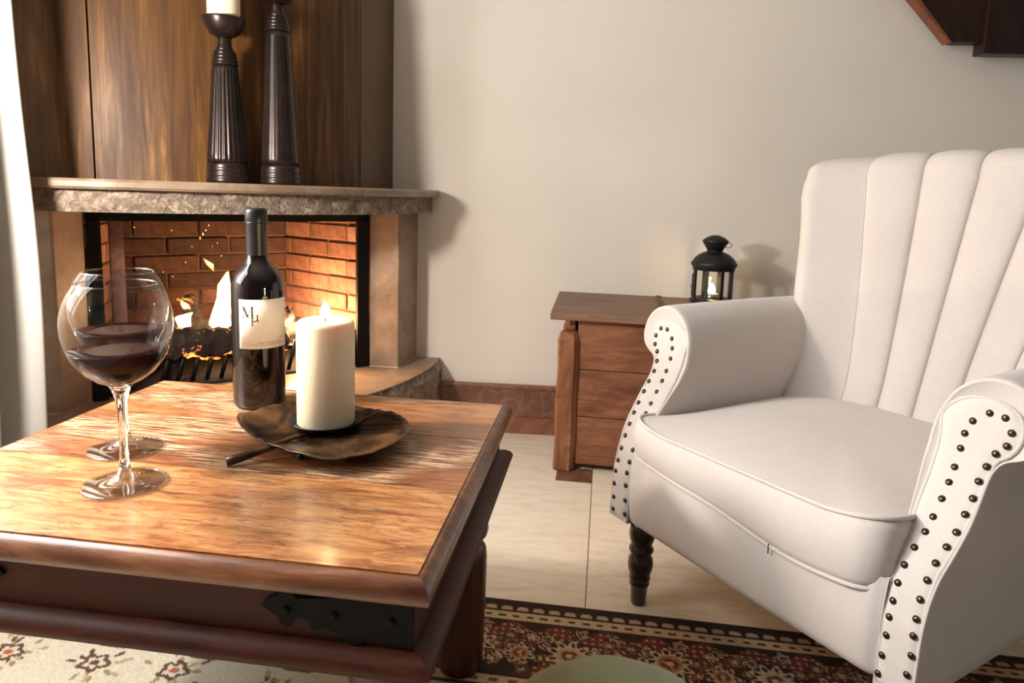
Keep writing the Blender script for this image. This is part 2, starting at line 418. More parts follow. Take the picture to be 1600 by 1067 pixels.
# floor : stone tiles with thin joints and little brown inlays
TA = math.radians(-7.5)
TO = Vector((.238, 1.824, 0))
fl = empty('floor', TO, TA); tag(fl, kind='structure')
box('grout_bed', -2.4, 3.2, -3.2, .75, -.05, -.003, M['grout'], fl)
TS = .60; TL = .74; IN = .10
t0 = None
def tile_me(nm, cut):
    g = .0012
    pts = [(g, g), (TS-g, g), (TS-g, TL-g), (g, TL-g)]
    if cut: pts = [(g, g), (TS-IN-g, g), (TS-IN-g, IN+g), (TS-g, IN+g), (TS-g, TL-g), (g, TL-g)]
    n = len(pts)
    Vv = [(x, y, -.02) for x, y in pts]+[(x, y, 0) for x, y in pts]
    Ff = [tuple(range(n))[::-1], tuple(range(n, 2*n))]+[(i, (i+1) % n, n+(i+1) % n, n+i) for i in range(n)]
    me = bpy.data.meshes.new(nm); me.from_pydata(Vv, [], Ff)
    bm = bmesh.new(); bm.from_mesh(me); bmesh.ops.recalc_face_normals(bm, faces=bm.faces); bm.to_mesh(me); bm.free()
    me.materials.append(M['tile']); return me
tme = tile_me('tile', True)
inl_me = box_me('inlay_tile', -IN+.0012, -.0012, .0012, IN-.0012, -.02, 0); inl_me.materials.append(M['marble_brown'])
for i in range(-4, 5):
    for j in range(-5, 1):
        o = bpy.data.objects.new('tile', tme); link(o, fl); o.location = (i*TS, j*TL, 0)
        q = bpy.data.objects.new('inlay_tile', inl_me); link(q, fl); q.location = (i*TS+TS, j*TL, 0)

# stone baseboard on the back wall
bb = empty('baseboard_back', RW(.9, 0, 0), WA); tag(bb, kind='structure')
for a, b in ((-.03, .62), (.622, 1.25), (1.252, 1.9), (1.902, 2.6)):
    box('lower_slab', a, b, -.014, 0, 0, .058, M['marble_trim'], bb, .0015)
    box('upper_slab', a, b, -.018, 0, .0595, .152, M['marble_brown'], bb, .0015)
    box('top_lip', a, b, -.022, 0, .1525, .166, M['marble_trim'], bb, .003)

# ------------------------------------------------------------------ corner fireplace (room frame: x along back wall, -y along left wall)
fp = empty('fireplace', CORNER, WA)
tag(fp, 'rounded corner fireplace with stone mantel, brick firebox and tall brown hood', 'fireplace')
def arc(r, n, a0=0, a1=90):
    return [(r*math.cos(math.radians(a0+(a1-a0)*k/n)), -r*math.sin(math.radians(a0+(a1-a0)*k/n))) for k in range(n+1)]
def qslab(name, r, z0, z1, mat, rough=0, nz=1, n=48, rin=None, bev=0):
    """quarter disc slab with a finely divided rim"""
    V = []; F = []
    levels = [z0+(z1-z0)*k/nz for k in range(nz+1)]
    for z in levels:
        for k in range(n+1):
            a = math.radians(90*k/n); rr = r
            edge = min(z-z0, z1-z)
            if bev: rr -= bev*max(0, 1-edge/bev)**2
            if rough and 0 < k < n:
                rr += rough*mnoise.fractal(Vector((a*14, z*30, r)), 1.0, 2.2, 4)*(1 if 0 < levels.index(z) < nz else .5)
            V.append((rr*math.cos(a), -rr*math.sin(a), z))
    for i in range(nz):
        for k in range(n):
            F.append((i*(n+1)+k, i*(n+1)+k+1, (i+1)*(n+1)+k+1, (i+1)*(n+1)+k))
    c0 = len(V); V += [(0, 0, z0), (0, 0, z1)]
    for k in range(n):
        F.append((c0, k+1, k)); F.append((c0+1, nz*(n+1)+k, nz*(n+1)+k+1))
    for i in range(nz):
        F.append((c0 if i == 0 else c0, i*(n+1), (i+1)*(n+1))) if False else None
    o = mesh(name, V, F, mat, fp, True); sharp(o, 35); return o
qslab('hearth_slab', .90, 0, .238, M['hewn'], .012, 10, 90, bev=.012)
qslab('hearth_top', .895, .2385, .243, M['stone'], 0, 2, 60, bev=.002)
qslab('mantel_block', .86, .72, .768, M['hewn'], .008, 8, 120)
qslab('mantel_slab', .882, .7685, .790, M['stone'], 0, 4, 60, bev=.005)
# piers
def to_room(x, y):
    d = Vector((x, y, 0))-CORNER; return (d.dot(ex), d.dot(ey))
def pier(name, pts):
    P = [to_room(*p) for p in pts]
    prism(name, P, lambda p, s: (p[0], p[1], .243 if s == 0 else .72), M['stone'], fp, .004)
pier('pier', [(-.343, 2.078), (-.310, 2.24), (-.43, 2.25), (-.435, 2.088)])
pier('pier', [(-1.04, 1.555), (-1.025, 1.648), (-1.15, 1.66), (-1.16, 1.53)])
# firebox: opening from LJ to RJ, splayed brick sides and a brick back
LJ = Vector((*to_room(-1.022, 1.652), 0)); RJ = Vector((*to_room(-.437, 2.090), 0))
ch = (RJ-LJ).normalized(); inw = Vector((-ch.y, ch.x, 0))
if inw.dot(Vector((-1, 1, 0))) < 0: inw = -inw
DEPTH = .40
LB = LJ+inw*DEPTH+ch*.12; RB = RJ+inw*DEPTH-ch*.12
FZ0, FZ1 = .243, .72
def brick_wall(name, a, b, face, z0, z1, ext0=False, ext1=False):
    """a->b base line, bricks proud of a mortar slab, face = direction into the firebox"""
    d = (b-a); L = d.length; d.normalize()
    def P(s, off, z): q = a+d*s+face*off; return (q.x, q.y, z)
    e0, e1_ = (-.05 if ext0 else 0), (L+.05 if ext1 else L)
    V = [P(e0, -.06, z0), P(e1_, -.06, z0), P(e1_, -.006, z0), P(e0, -.006, z0), P(e0, -.06, z1), P(e1_, -.06, z1), P(e1_, -.006, z1), P(e0, -.006, z1)]
    F = [(0, 1, 2, 3), (4, 7, 6, 5), (0, 4, 5, 1), (1, 5, 6, 2), (2, 6, 7, 3), (3, 7, 4, 0)]
    wobj = mesh(name, V, F, M['mortar'], fp)
    rowh = .0545; bl = .185; j = .006; r = 0; z = z0
    ang = math.atan2(d.y, d.x)
    while z < z1-.01:
        zt = min(z+rowh-j, z1); s = -bl/2 if r % 2 else 0
        while s < L-.005:
            s0 = max(s, 0); s1 = min(s+bl-j, L)
            if s1-s0 > .012:
                off = random.uniform(-.002, .003)
                me = box_me('brick', 0, s1-s0, -.02, 0, 0, zt-z, .003, 1, .0012)
                if face.dot(Vector((-d.y, d.x, 0))) < 0:
                    for q in me.vertices: q.co.y = -q.co.y
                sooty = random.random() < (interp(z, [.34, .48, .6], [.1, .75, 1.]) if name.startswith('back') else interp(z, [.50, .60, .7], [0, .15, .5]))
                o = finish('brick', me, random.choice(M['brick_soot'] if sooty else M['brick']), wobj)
                p0 = a+d*s0+face*off; o.location = (p0.x, p0.y, z); o.rotation_euler = (0, 0, ang)
            s += bl
        z += rowh; r += 1
    return wobj
cen = (LJ+RJ+LB+RB)/4
def inward(a, b):
    d = (b-a).normalized(); n = Vector((-d.y, d.x, 0)); return n if n.dot(cen-a) > 0 else -n
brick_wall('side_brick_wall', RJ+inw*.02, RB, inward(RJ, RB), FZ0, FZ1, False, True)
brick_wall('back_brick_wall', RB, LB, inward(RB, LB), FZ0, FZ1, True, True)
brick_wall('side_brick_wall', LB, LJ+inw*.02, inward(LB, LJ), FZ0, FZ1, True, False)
# sooty firebox ceiling
def quadprism(name, pts, z0, z1, mat, parent):
    return prism(name, [(p.x, p.y) for p in pts], lambda p, s: (p[0], p[1], z0 if s == 0 else z1), mat, parent)
quadprism('firebox_ceiling', [LJ+inw*.03, RJ+inw*.03, RB+inw*.05, LB+inw*.05], .705, .7195, M['soot'], fp)
quadprism('firebox_floor', [LJ+inw*.03, RJ+inw*.03, RB, LB], .2432, .25, M['soot'], fp)
ashm = plain('ash', S(58, 48, 42), .95, 0, 40, .3, .6, .006)
# black metal frame around the opening
fr_ = mesh('firebox_frame', [(0, 0, 0)]*0+[(0, 0, FZ0)], [], M['black_iron'], fp) if False else None
for nm, p, wd in (('frame_post', RJ+inw*.004, -.035), ('frame_post', LJ+inw*.004, .03)):
    quadprism(nm, [p, p+ch*wd, p+ch*wd+inw*.014, p+inw*.014], FZ0, .705, M['black_iron'], fp)
quadprism('frame_rail', [LJ+inw*.004, RJ+inw*.004, RJ+inw*.02, LJ+inw*.02], .69, .7195, M['black_iron'], fp)
# slim terracotta lining upright just inside the left jamb
pp = LJ+ch*.052+inw*.03
quadprism('lining_post', [pp, pp+ch*.03, pp+ch*.03+inw*.03, pp+inw*.03], .25, .703, M['brick'][1], fp)
# hood: tall curved panels of streaked sheet
hood = empty('hood', (0, 0, .79)); hood.parent = fp
HR = .73
def hood_panel(a0, a1, mat, r=HR, flat=False):
    n = 1 if flat else 24; V = []; F = []
    for z in (0, 1.70):
        for k in range(n+1):
            a = math.radians(a0+(a1-a0)*k/n); V.append((r*math.cos(a), -r*math.sin(a), z))
        for k in range(n+1):
            a = math.radians(a0+(a1-a0)*k/n); V.append(((r-.02)*math.cos(a), -(r-.02)*math.sin(a), z))
    N = n+1
    for k in range(n):
        F.append((k, k+1, 2*N+k+1, 2*N+k)); F.append((N+k, 3*N+k, 3*N+k+1, N+k+1))
        F.append((k, N+k, N+k+1, k+1)); F.append((2*N+k, 2*N+k+1, 3*N+k+1, 3*N+k))
    F.append((0, 2*N, 3*N, N)); F.append((n, N+n, 3*N+n, 2*N+n))
    o = mesh('hood_panel', V, F, mat, hood, True); sharp(o, 30); return o
def hood_ang(x, y):
    p = to_room(x, y); return math.degrees(math.atan2(-p[1], p[0]))
a1, a2 = hood_ang(-.447, 2.013), hood_ang(-.949, 1.579)
hood_panel(.3, 89.7, M['soot'], HR-.021)['label'] = 'dark backing behind the hood panels'
hood_panel(0, a1-.12, M['hood_side'])
hood_panel(a1+.12, a2-.12, M['hood'])
hood_panel(a2+.12, 90, M['hood'], HR+.004)

# ------------------------------------------------------------------ fire things
def fpt(s, d, z=0):
    q = LJ+ch*s+inw*d; p = CORNER+ex*q.x+ey*q.y; return Vector((p.x, p.y, z))
CHA = math.atan2(ch.y, ch.x)+WA
grate = empty('fire_grate', fpt(.40, .12, .25), CHA)
tag(grate, 'low black iron grate with slanted bars holding burning logs', 'fire grate')
box('rail', -.24, .24, -.055, -.045, .060, .072, M['black_iron'], grate, .002)
box('rail', -.24, .24, .13, .14, .060, .072, M['black_iron'], grate, .002)
for k in range(13):
    x = -.23+k*.038
    tube('bar', [(x-.012, -.062, .0), (x+.012, -.058, .085)], .006, M['black_iron'], grate, 6)
for k in range(6):
    x = -.2+k*.08; box('bearer', x-.005, x+.005, -.05, .14, .06, .068, M['black_iron'], grate)
for xx in (.235, .30):
    prism('end_plate', [(xx-.02, 0), (xx+.02, 0), (xx+.02, .07), (xx+.014, .095), (xx, .105), (xx-.014, .095), (xx-.02, .07)], lambda p, s: (p[0], -.09+.012*s, p[1]), M['black_iron'], grate, .002)
for sx in (-.22, .22):
    for yy in (-.045, .13): box('foot', sx-.007, sx+.007, yy-.007, yy+.007, 0, .06, M['black_iron'], grate)
def log(p0, p1, r, label, seed):
    p0, p1 = Vector(p0), Vector(p1); n = 26; pts = []; rad = []
    d = p1-p0; seg = 18; x = d.cross(Vector((0, 0, 1)));
    if x.length < 1e-4: x = Vector((1, 0, 0))
    x.normalize(); y = x.cross(d).normalized(); V = []; F = []
    for i in range(n+1):
        c = p0+d*i/n
        for k in range(seg):
            a = 2*PI*k/seg
            rr = r*(1+.45*mnoise.fractal(Vector((math.cos(a)*1.5+seed, math.sin(a)*1.5, i*.8)), 1., 2., 3))
            if i in (0, n): rr *= .8
            V.append(c-p0+x*rr*math.cos(a)+y*rr*math.sin(a))
    for i in range(n):
        for k in range(seg): F.append((i*seg+k, i*seg+(k+1) % seg, (i+1)*seg+(k+1) % seg, (i+1)*seg+k))
    F.append(tuple(range(seg))); F.append(tuple(n*seg+k for k in range(seg)))
    o = mesh('log', V, F, M['log'], None, True, p0); tag(o, label, 'log', 'logs burning in the firebox'); return o
log(fpt(.14, .085, .352), fpt(.50, .075, .346), .042, 'thick charred front log lying level across the fire grate', 1)
log(fpt(.20, .19, .356), fpt(.56, .175, .352), .040, 'charred log lying behind the front log on the grate', 5)
log(fpt(0.295, .20, 0.301), fpt(0.261, .22, 0.465), .022, 'short burning log leaning upright behind the tall flame', 9)
log(fpt(.36, .12, .404), fpt(.54, .14, .398), .022, 'thin ember-edged log lying on top of the front log', 13)
fire = empty('fire', fpt(.43, .15, .39), 0); tag(fire, 'bright yellow flames rising from the burning logs', 'fire')
FO = fire.location
def flame(name, pts, rads, mat, parent, base=Vector((0, 0, 0)), squash=1.0, seg=14):
    """lofted flame body along a path of points"""
    P = [Vector(p)-base for p in pts]; n = 18; V = []; F = []
    idx = np.linspace(0, len(P)-1, n+1)
    for i in idx:
        j = int(min(i, len(P)-2)); f_ = i-j; c = P[j].lerp(P[j+1], f_)
        r = float(np.interp(i, range(len(rads)), rads))
        for k in range(seg):
            a = 2*PI*k/seg; V.append((c.x+r*math.cos(a), c.y+r*math.sin(a)*squash, c.z))
    for i in range(n):
        for k in range(seg): F.append((i*seg+k, i*seg+(k+1) % seg, (i+1)*seg+(k+1) % seg, (i+1)*seg+k))
    F.append(tuple(range(seg))); F.append(tuple(n*seg+k for k in range(seg)))
    return mesh(name, V, F, mat, parent, True)

def fl(s_, z_, d_=.16): return fpt(s_, d_, z_)     # along the opening, height, depth into the firebox
flame('flame', [fl(0.348, 0.295), fl(0.340, 0.328), fl(0.332, 0.367), fl(0.341, 0.414), fl(0.352, 0.461), fl(0.350, 0.498), fl(0.361, 0.537)], [.018, .032, .034, .028, .023, .018, .003], M['flame'], fire, FO)
flame('flame', [fl(0.373, 0.292), fl(0.378, 0.334), fl(0.368, 0.383), fl(0.377, 0.440), fl(0.382, 0.478)], [.014, .027, .026, .018, .003], M['flame'], fire, FO)
flame('flame', [fl(0.246, 0.314), fl(0.247, 0.347), fl(0.241, 0.385), fl(0.236, 0.413), fl(0.261, 0.424)], [.007, .012, .017, .022, .004], M['flame'], fire, FO)
flame('flame', [fl(0.248, 0.436), fl(0.242, 0.449), fl(0.232, 0.463)], [.011, .010, .001], M['flame_small'], fire, FO)
flame('flame', [fl(0.323, 0.539), fl(0.313, 0.560), fl(0.296, 0.578)], [.001, .010, .001], M['flame_small'], fire, FO)
for (u, v, k) in ((0.289, 0.635, 3), (0.297, 0.646, 3.5), (0.305, 0.657, 2.5), (0.313, 0.671, 2), (0.216, 0.657, 1.5), (0.249, 0.567, 1.6), (0.345, 0.583, 1.8), (0.125, 0.666, 1.6), (0.267, 0.612, 1.4), (0.335, 0.620, 1.5), (0.215, 0.529, 1.5), (0.191, 0.542, 1.3), (0.321, 0.611, 1.3)):
    p = fl(u, v)-FO; lathe('spark', [(.0002, -.0012*k), (.0006*k, 0), (.0002, .0012*k)], M['ember'], fire, 6, p)

# ------------------------------------------------------------------ candlesticks on the mantel
def candlestick(x, y, label, hb, r0, r1, smooth_body=False, candle_label=None):
    """hb: body top height above mantel"""
    root = empty('candlestick', (x, y, .790)); tag(root, label, 'candlestick', 'candlesticks on the mantel')
    base = [(r0*.98, 0), (r0*1.02, .003), (r0*1.02, .010), (r0*.97, .013), (r0*1.0, .016), (r0*1.0, .022), (r0*.96, .025), (r0*.99, .028), (r0*.98, .034), (r0*.95, .037), (r0*.97, .040), (r0*.94, .045)]
    lathe('base', base, M['stick'], root, 40)
    z0, z1 = .045, hb
    body = [(r0*.94+(r1-r0*.94)*(k/20)**.92, z0+(z1-z0)*k/20) for k in range(21)]
    lathe('body', body, M['stick'], root, 120, None, 24, .006 if smooth_body else .03, (z0+.006, z1-.004))
    rg = []
    for k in range(4):
        zz = hb+k*.008; rr = r1*(1.08-.05*k); rg += [(rr*.93, zz), (rr, zz+.002), (rr, zz+.005), (rr*.93, zz+.007)]
    lathe('collar', rg, M['stick'], root, 32)
    zn = hb+.032
    lathe('neck', [(r1*.80, zn-.001), (r1*.62, zn+.008), (r1*.52, zn+.02), (r1*.62, zn+.032)], M['stick'], root, 32)
    zc = zn+.03
    cup = [(r1*.62, zc), (.030, zc+.006), (.040, zc+.020), (.046, zc+.037), (.0465, zc+.041), (.043, zc+.042), (.040, zc+.039), (.001, zc+.036)]
    lathe('cup', cup, M['stick'], root, 40)
    c = empty('pillar_candle', (x, y, .790+zc+.037)); tag(c, candle_label, 'candle', 'pillar candles on the mantel')
    lathe('wax_body', [(.034, 0), (.035, .002), (.035, .118), (.033, .122), (.02, .1225), (.001, .120)], M['wax'], c, 36)
    tube('wick', [(0, 0, .12), (.001, 0, .132)], .0012, M['wick'], c, 6)
    return root
candlestick(-.666, 1.619, 'shorter ribbed dark bronze candlestick on mantel, holding a white candle', .262, .046, .0265, False, 'white pillar candle on the shorter ribbed candlestick')
candlestick(-.570, 1.692, 'taller smooth dark bronze candlestick on mantel, right of the shorter one', .356, .048, .0265, True, 'white pillar candle on the taller smooth candlestick')

# ------------------------------------------------------------------ curtain at the left
def curtain():
    root = empty('curtain', (-1.032, 1.295, 0)); tag(root, 'cream curtain hanging in soft folds at the left edge', 'curtain')
    V = []; F = []; NZ = 50
    # plan curve: folds running along the left wall toward the camera, last fold facing the room
    plan = []
    n = 70
    for i in range(n+1):
        q = i/n
        yy = .055-.26*q
        xx = .045+.045*math.cos(q*2*PI*2.5)*(1-.2*q)-.03*q
        plan.append((xx, yy))
    plan = [(-.06, .075), (-.02, .08), (.03, .076)]+plan
    npl = len(plan)
    for j in range(NZ+1):
        z = .03+2.25*j/NZ
        for i, (x, y) in enumerate(plan):
            wob = .006*math.sin(z*3.1+i*.2)+.004*mnoise.noise(Vector((i*.15, z*2.2, 0)))
            bulge = .012*math.exp(-((z-.62)/.35)**2)
            V.append((x+wob+bulge-.006, y, z))
    for j in range(NZ):
        for i in range(npl-1): F.append((j*npl+i, j*npl+i+1, (j+1)*npl+i+1, (j+1)*npl+i))
    o = mesh('cloth', V, F, M['curtain'], root, True)
    md = o.modifiers.new('thick', 'SOLIDIFY'); md.thickness = .003
    tube('rod', [(0, -.6, 2.30), (0, .12, 2.30)], .012, M['black_iron'], root, 10)
curtain()

# ------------------------------------------------------------------ staircase corner, upper right
st = empty('staircase', (1.121, 2.093, .785), WA); tag(st, 'dark brown wooden staircase stringer jutting in at upper right', 'staircase')
prism('stringer', [(.022, .594), (.124, .4775), (.208, .4775), (.208, 1.15), (-.47, 1.15)], lambda p, s: (p[0], [0, .036][s], p[1]), M['stair_wood'], st, .002)
prism('edge_strip', [(.006, .594), (.120, .4735), (.1245, .4765), (.0222, .594), (-.47, 1.15), (-.49, 1.15)], lambda p, s: (p[0], [-.004, .037][s], p[1]), M['stair_edge'], st)
box('post', .209, .75, -.014, .040, .443, 1.15, M['stair_wood'], st, .003)

# ------------------------------------------------------------------ wooden chest behind the chair
CA = math.radians(-8.5)
chest = empty('chest', (.133, 1.905, 0), CA); tag(chest, 'rustic brown wooden chest with corner posts beside the armchair', 'chest')
CL, CD = .84, .255
for k, (z0, z1) in enumerate(((.022, .16), (.162, .298), (.300, .446))):
    box('front_board', .055, CL-.055, .018, .036, z0, z1, M['chest'], chest, .002)
    box('side_board', .028, .046, .036, CD-.02, z0, z1, M['chest'], chest, .002)
    box('side_board', CL-.046, CL-.028, .036, CD-.02, z0, z1, M['chest'], chest, .002)
box('back_board', .05, CL-.05, CD-.03, CD-.014, .022, .446, M['chest'], chest)
box('bottom_board', .046, CL-.046, .037, CD-.03, .022, .04, M['chest'], chest)
box('base_rail', .066, CL-.066, .010, .0175, .022, .046, M['chest'], chest, .003)
def post(x, y):
    V = []; F = []
    prof = []
    zs = [0, .004, .1, .2, .3, .385, .400, .408, .411]
    ins = [.003, 0, 0, -.001, 0, 0, .004, .011, .020]
    wv = [0, 0, .002, -.001, .002, 0, 0, 0, 0]
    for z, i_, w_ in zip(zs, ins, wv):
        for (a, b) in ((0, .006), (.006, 0), (.046, 0), (.058, .012), (.062, .02), (.062, .05), (.056, .055), (.006, .055), (0, .05)):
            cx, cy_ = .031, .0275
            V.append((cx+(a-cx)*(1-i_/.031)+w_, cy_+(b-cy_)*(1-i_/.031), z))
    m_ = 9
    for i in range(len(zs)-1):
        for k in range(m_): F.append((i*m_+k, i*m_+(k+1) % m_, (i+1)*m_+(k+1) % m_, (i+1)*m_+k))
    F.append(tuple(range(m_))[::-1]); F.append(tuple((len(zs)-1)*m_+k for k in range(m_)))
    o = mesh('corner_post', V, F, M['chest_post'], chest); o.location = (x, y, 0); return o
post(0, 0); post(CL-.062, 0); post(0, CD-.055); post(CL-.062, CD-.055)
M['strap_brown'] = plain('strap_brown', S(92, 66, 50), .45, .3, 50, .2)
lid = empty('lid', (0, 0, .447)); lid.parent = chest
tilt = math.radians(4.5); lid.rotation_euler = (tilt, 0, 0)
lb = [(-.022, .060), (.065, .153), (.158, .262)]
for a, b in lb: box('lid_board', -.022, CL+.02, a, b, 0, .020, M['chest_lid'], lid, .0025)
for xx in (.285, .60):
    box('iron_strap', xx-.009, xx+.009, -.023, .262, .0202, .0225, M['strap_brown'], lid, .0008)
    for yy in (-.012, .02, .05, .085, .12, .15, .185, .22, .25): lathe('rivet', [(.0032, 0), (.0028, .0016), (.001, .0024)], M['strap_brown'], lid, 8, (xx, yy, .0225))

# lantern
lan = empty('lantern', (.592, 2.03, .487)); tag(lan, 'small black metal candle lantern with glass panes on the chest', 'lantern')
lathe('base', [(.060, 0), (.063, .003), (.063, .010), (.058, .013), (.052, .0135), (.001, .0135)], M['lantern'], lan, 32)
NP = 8
for k in range(NP):
    a = 2*PI*k/NP+.2
    bx_ = box_me('upright', -.0045, .0045, -.0025, .0025, .0135, .098)
    o = finish('upright', bx_, M['lantern'], lan); o.location = (.056*math.cos(a), .056*math.sin(a), 0); o.rotation_euler = (0, 0, a+PI/2)
    a2_ = a+PI/NP; wd = .056*math.sin(PI/NP)*2-.010
    o = finish('pane', box_me('pane', -wd/2, wd/2, -.0006, .0006, .0138, .0975), M['thin_glass'], lan)
    rr = .056*math.cos(PI/NP); o.location = (rr*math.cos(a2_), rr*math.sin(a2_), 0); o.rotation_euler = (0, 0, a2_+PI/2)
dome = lathe('dome', [(.050, .096), (.060, .097), (.0605, .104), (.066, .112), (.066, .116), (.0625, .121), (.055, .132), (.045, .141), (.034, .147), (.0245, .150), (.0225, .152), (.0225, .158)], M['lantern'], lan, 40)
lathe('chimney_cap', [(.0225, .155), (.029, .166), (.0365, .178), (.038, .1815), (.034, .186), (.024, .193), (.010, .1985), (.001, .199)], M['lantern'], lan, 32)
tube('ring_handle', [(.034, 0, .182), (.044, 0, .176), (.050, 0, .170), (.042, 0, .163), (.029, 0, .164)], .0011, M['lantern'], lan, 6)
tube('door_latch', [(-.057, -.012, .085), (-.0635, -.012, .085), (-.0635, -.012, .020), (-.057, -.012, .020)], .0016, M['lantern'], lan, 6)
tube('latch_hook', [(-.0635, -.012, .052), (-.070, -.013, .05), (-.066, -.013, .046)], .001, M['lantern'], lan, 6)
tl = empty('tealight', (.590, 2.027, .5007)); tag(tl, 'lit tealight glowing inside the black lantern', 'candle')
lathe('cup', [(.019, 0), (.0195, .001), (.0195, .014), (.0188, .014), (.0185, .011), (.001, .011)], plain('tealight_tin', S(190, 186, 176), .3, .8), tl, 28)
lathe('wax_disc', [(.0182, .0105), (.0182, .0125), (.001, .0125)], M['wax'], tl, 28)
flame('flame', [(0, 0, .013), (0, 0, .020), (0, 0, .030), (.001, 0, .044)], [.005, .0115, .0095, .0010], M['candle_flame'], tl)
light('tealight_glow', 'POINT', (.590, 2.027, .545), .12, (1, .62, .28), radius=.008)

# ------------------------------------------------------------------ coffee table
TA2 = math.radians(-7.5)
e1 = Vector((math.cos(TA2), math.sin(TA2), 0)); e2 = Vector((-math.sin(TA2), math.cos(TA2), 0))
TFR = Vector((-.077, .583, 0)); TW, TD, TZ = .602, .521, .442
tc = TFR-e1*TW/2+e2*TD/2
table = empty('coffee_table', (tc.x, tc.y, .0053), TA2); tag(table, 'low rustic wooden coffee table with iron straps on the patterned rug', 'table')
Z = TZ-.0053; hx, hy = TW/2, TD/2
joint = [(-hy, -hy+.182), (-hy+.1825, -hy+.355), (-hy+.3555, hy)]
for k, (a, b) in enumerate(joint):
    o = box('top_plank', -hx, hx, a+.0003, b-.0003, Z-.024, Z-.0002*(k == 1), M['table_top'][k], table)
# moulded rim round the top
rimp = [(-.001, -.004), (.000, -.0015), (.004, -.001), (.009, -.004), (.0135, -.010), (.0150, -.017), (.0135, -.023), (.006, -.027), (-.006, -.027)]
def frame_mould(nm, prof, x_, y_, z_, mat, par):
    """four mitred mouldings, each its own part"""
    cs = [(-x_, -y_), (x_, -y_), (x_, y_), (-x_, y_)]
    sg = [(-1, -1), (1, -1), (1, 1), (-1, 1)]
    out = []
    for i in range(4):
        j = (i+1) % 4; V = []; F = []; n = len(prof)
        for c, s in ((cs[i], sg[i]), (cs[j], sg[j])):
            for (o_, dz) in prof: V.append((c[0]+s[0]*o_, c[1]+s[1]*o_, z_+dz))
        for k in range(n): F.append((k, (k+1) % n, n+(k+1) % n, n+k))
        F.append(tuple(range(n))); F.append(tuple(n+k for k in range(n)))
        o = mesh(nm, V, F, mat, par, True); sharp(o, 50); out.append(o)
    return out
frame_mould('rim_moulding', rimp, hx, hy, Z, M['table_edge'], table)
# apron boards
AZ0, AZ1 = Z-.078, Z-.0275
ai = .003
box('apron_board', -hx+ai, hx-ai, -hy+ai, -hy+ai+.02, AZ0, AZ1, M['table_dark'], table, .001)
box('apron_board', -hx+ai, hx-ai, hy-ai-.02, hy-ai, AZ0, AZ1, M['table_dark'], table, .001)
box('apron_board', -hx+ai, -hx+ai+.02, -hy+ai+.02, hy-ai-.02, AZ0, AZ1, M['table_dark'], table, .001)
box('apron_board', hx-ai-.02, hx-ai, -hy+ai+.02, hy-ai-.02, AZ0, AZ1, M['table_dark'], table, .001)
lowp = [(-.010, .0), (.006, -.001), (.0135, -.006), (.0175, -.013), (.0155, -.020), (.008, -.025), (-.010, -.026)]
frame_mould('lower_moulding', lowp, hx, hy, AZ0+.0005, M['table_dark'], table)
box('bottom_board', -hx+.012, hx-.012, -hy+.012, hy-.012, AZ0-.024, AZ0-.012, M['table_dark'], table)
# legs
LZ = AZ0-.0275
lp = [(.034, LZ), (.036, LZ-.020), (.031, LZ-.040), (.026, LZ-.056), (.025, LZ-.062), (.033, LZ-.067), (.0405, LZ-.078), (.042, LZ-.087), (.0395, LZ-.097), (.030, LZ-.106), (.027, LZ-.109), (.033, LZ-.113), (.0385, LZ-.120), (.0405, LZ-.135), (.040, LZ-.20), (.0385, .03), (.036, .006), (.034, 0)]
for sx in (-1, 1):
    for sy in (-1, 1):
        lg = lathe('leg', lp[::-1], M['table_leg'], table, 28, (sx*(hx-.052), sy*(hy-.052), 0))
# iron straps on the front apron
FY = -hy+ai
def strap(x_right, sgn):
    L_ = .148
    out = [(0, -.004), (0, -.048), (-.030, -.047), (-.046, -.045), (-.050, -.050), (-.056, -.053), (-.062, -.050), (-.064, -.044), (-.085, -.038), (-.094, -.041), (-.099, -.038), (-.098, -.033), (-.112, -.030), (-.116, -.038), (-.122, -.042), (-.128, -.038), (-.130, -.032), (-.141, -.025), (-.147, -.021), (-.141, -.016), (-.130, -.010), (-.127, -.004), (-.121, -.001), (-.116, -.005), (-.113, -.012), (-.08, -.008), (-.04, -.004)]
    P = [(x_right+sgn*p[0], AZ1+p[1]*.98+.002) for p in out]
    prism('iron_strap', P, lambda p, s: (p[0], FY-(.0035 if s == 0 else -.001), p[1]), M['strap_black'], table, .0006)
strap(hx-ai-.001, 1); strap(-hx+ai+.03, -1)
for q in (.02, .075, .122):
    o = lathe('strap_rivet', [(.0045, 0), (.004, .002), (.0015, .0034)], M['strap_black'], table, 10, (hx-ai-.001-q, FY-.0035, AZ1-.022)); o.rotation_euler = (PI/2, 0, 0)

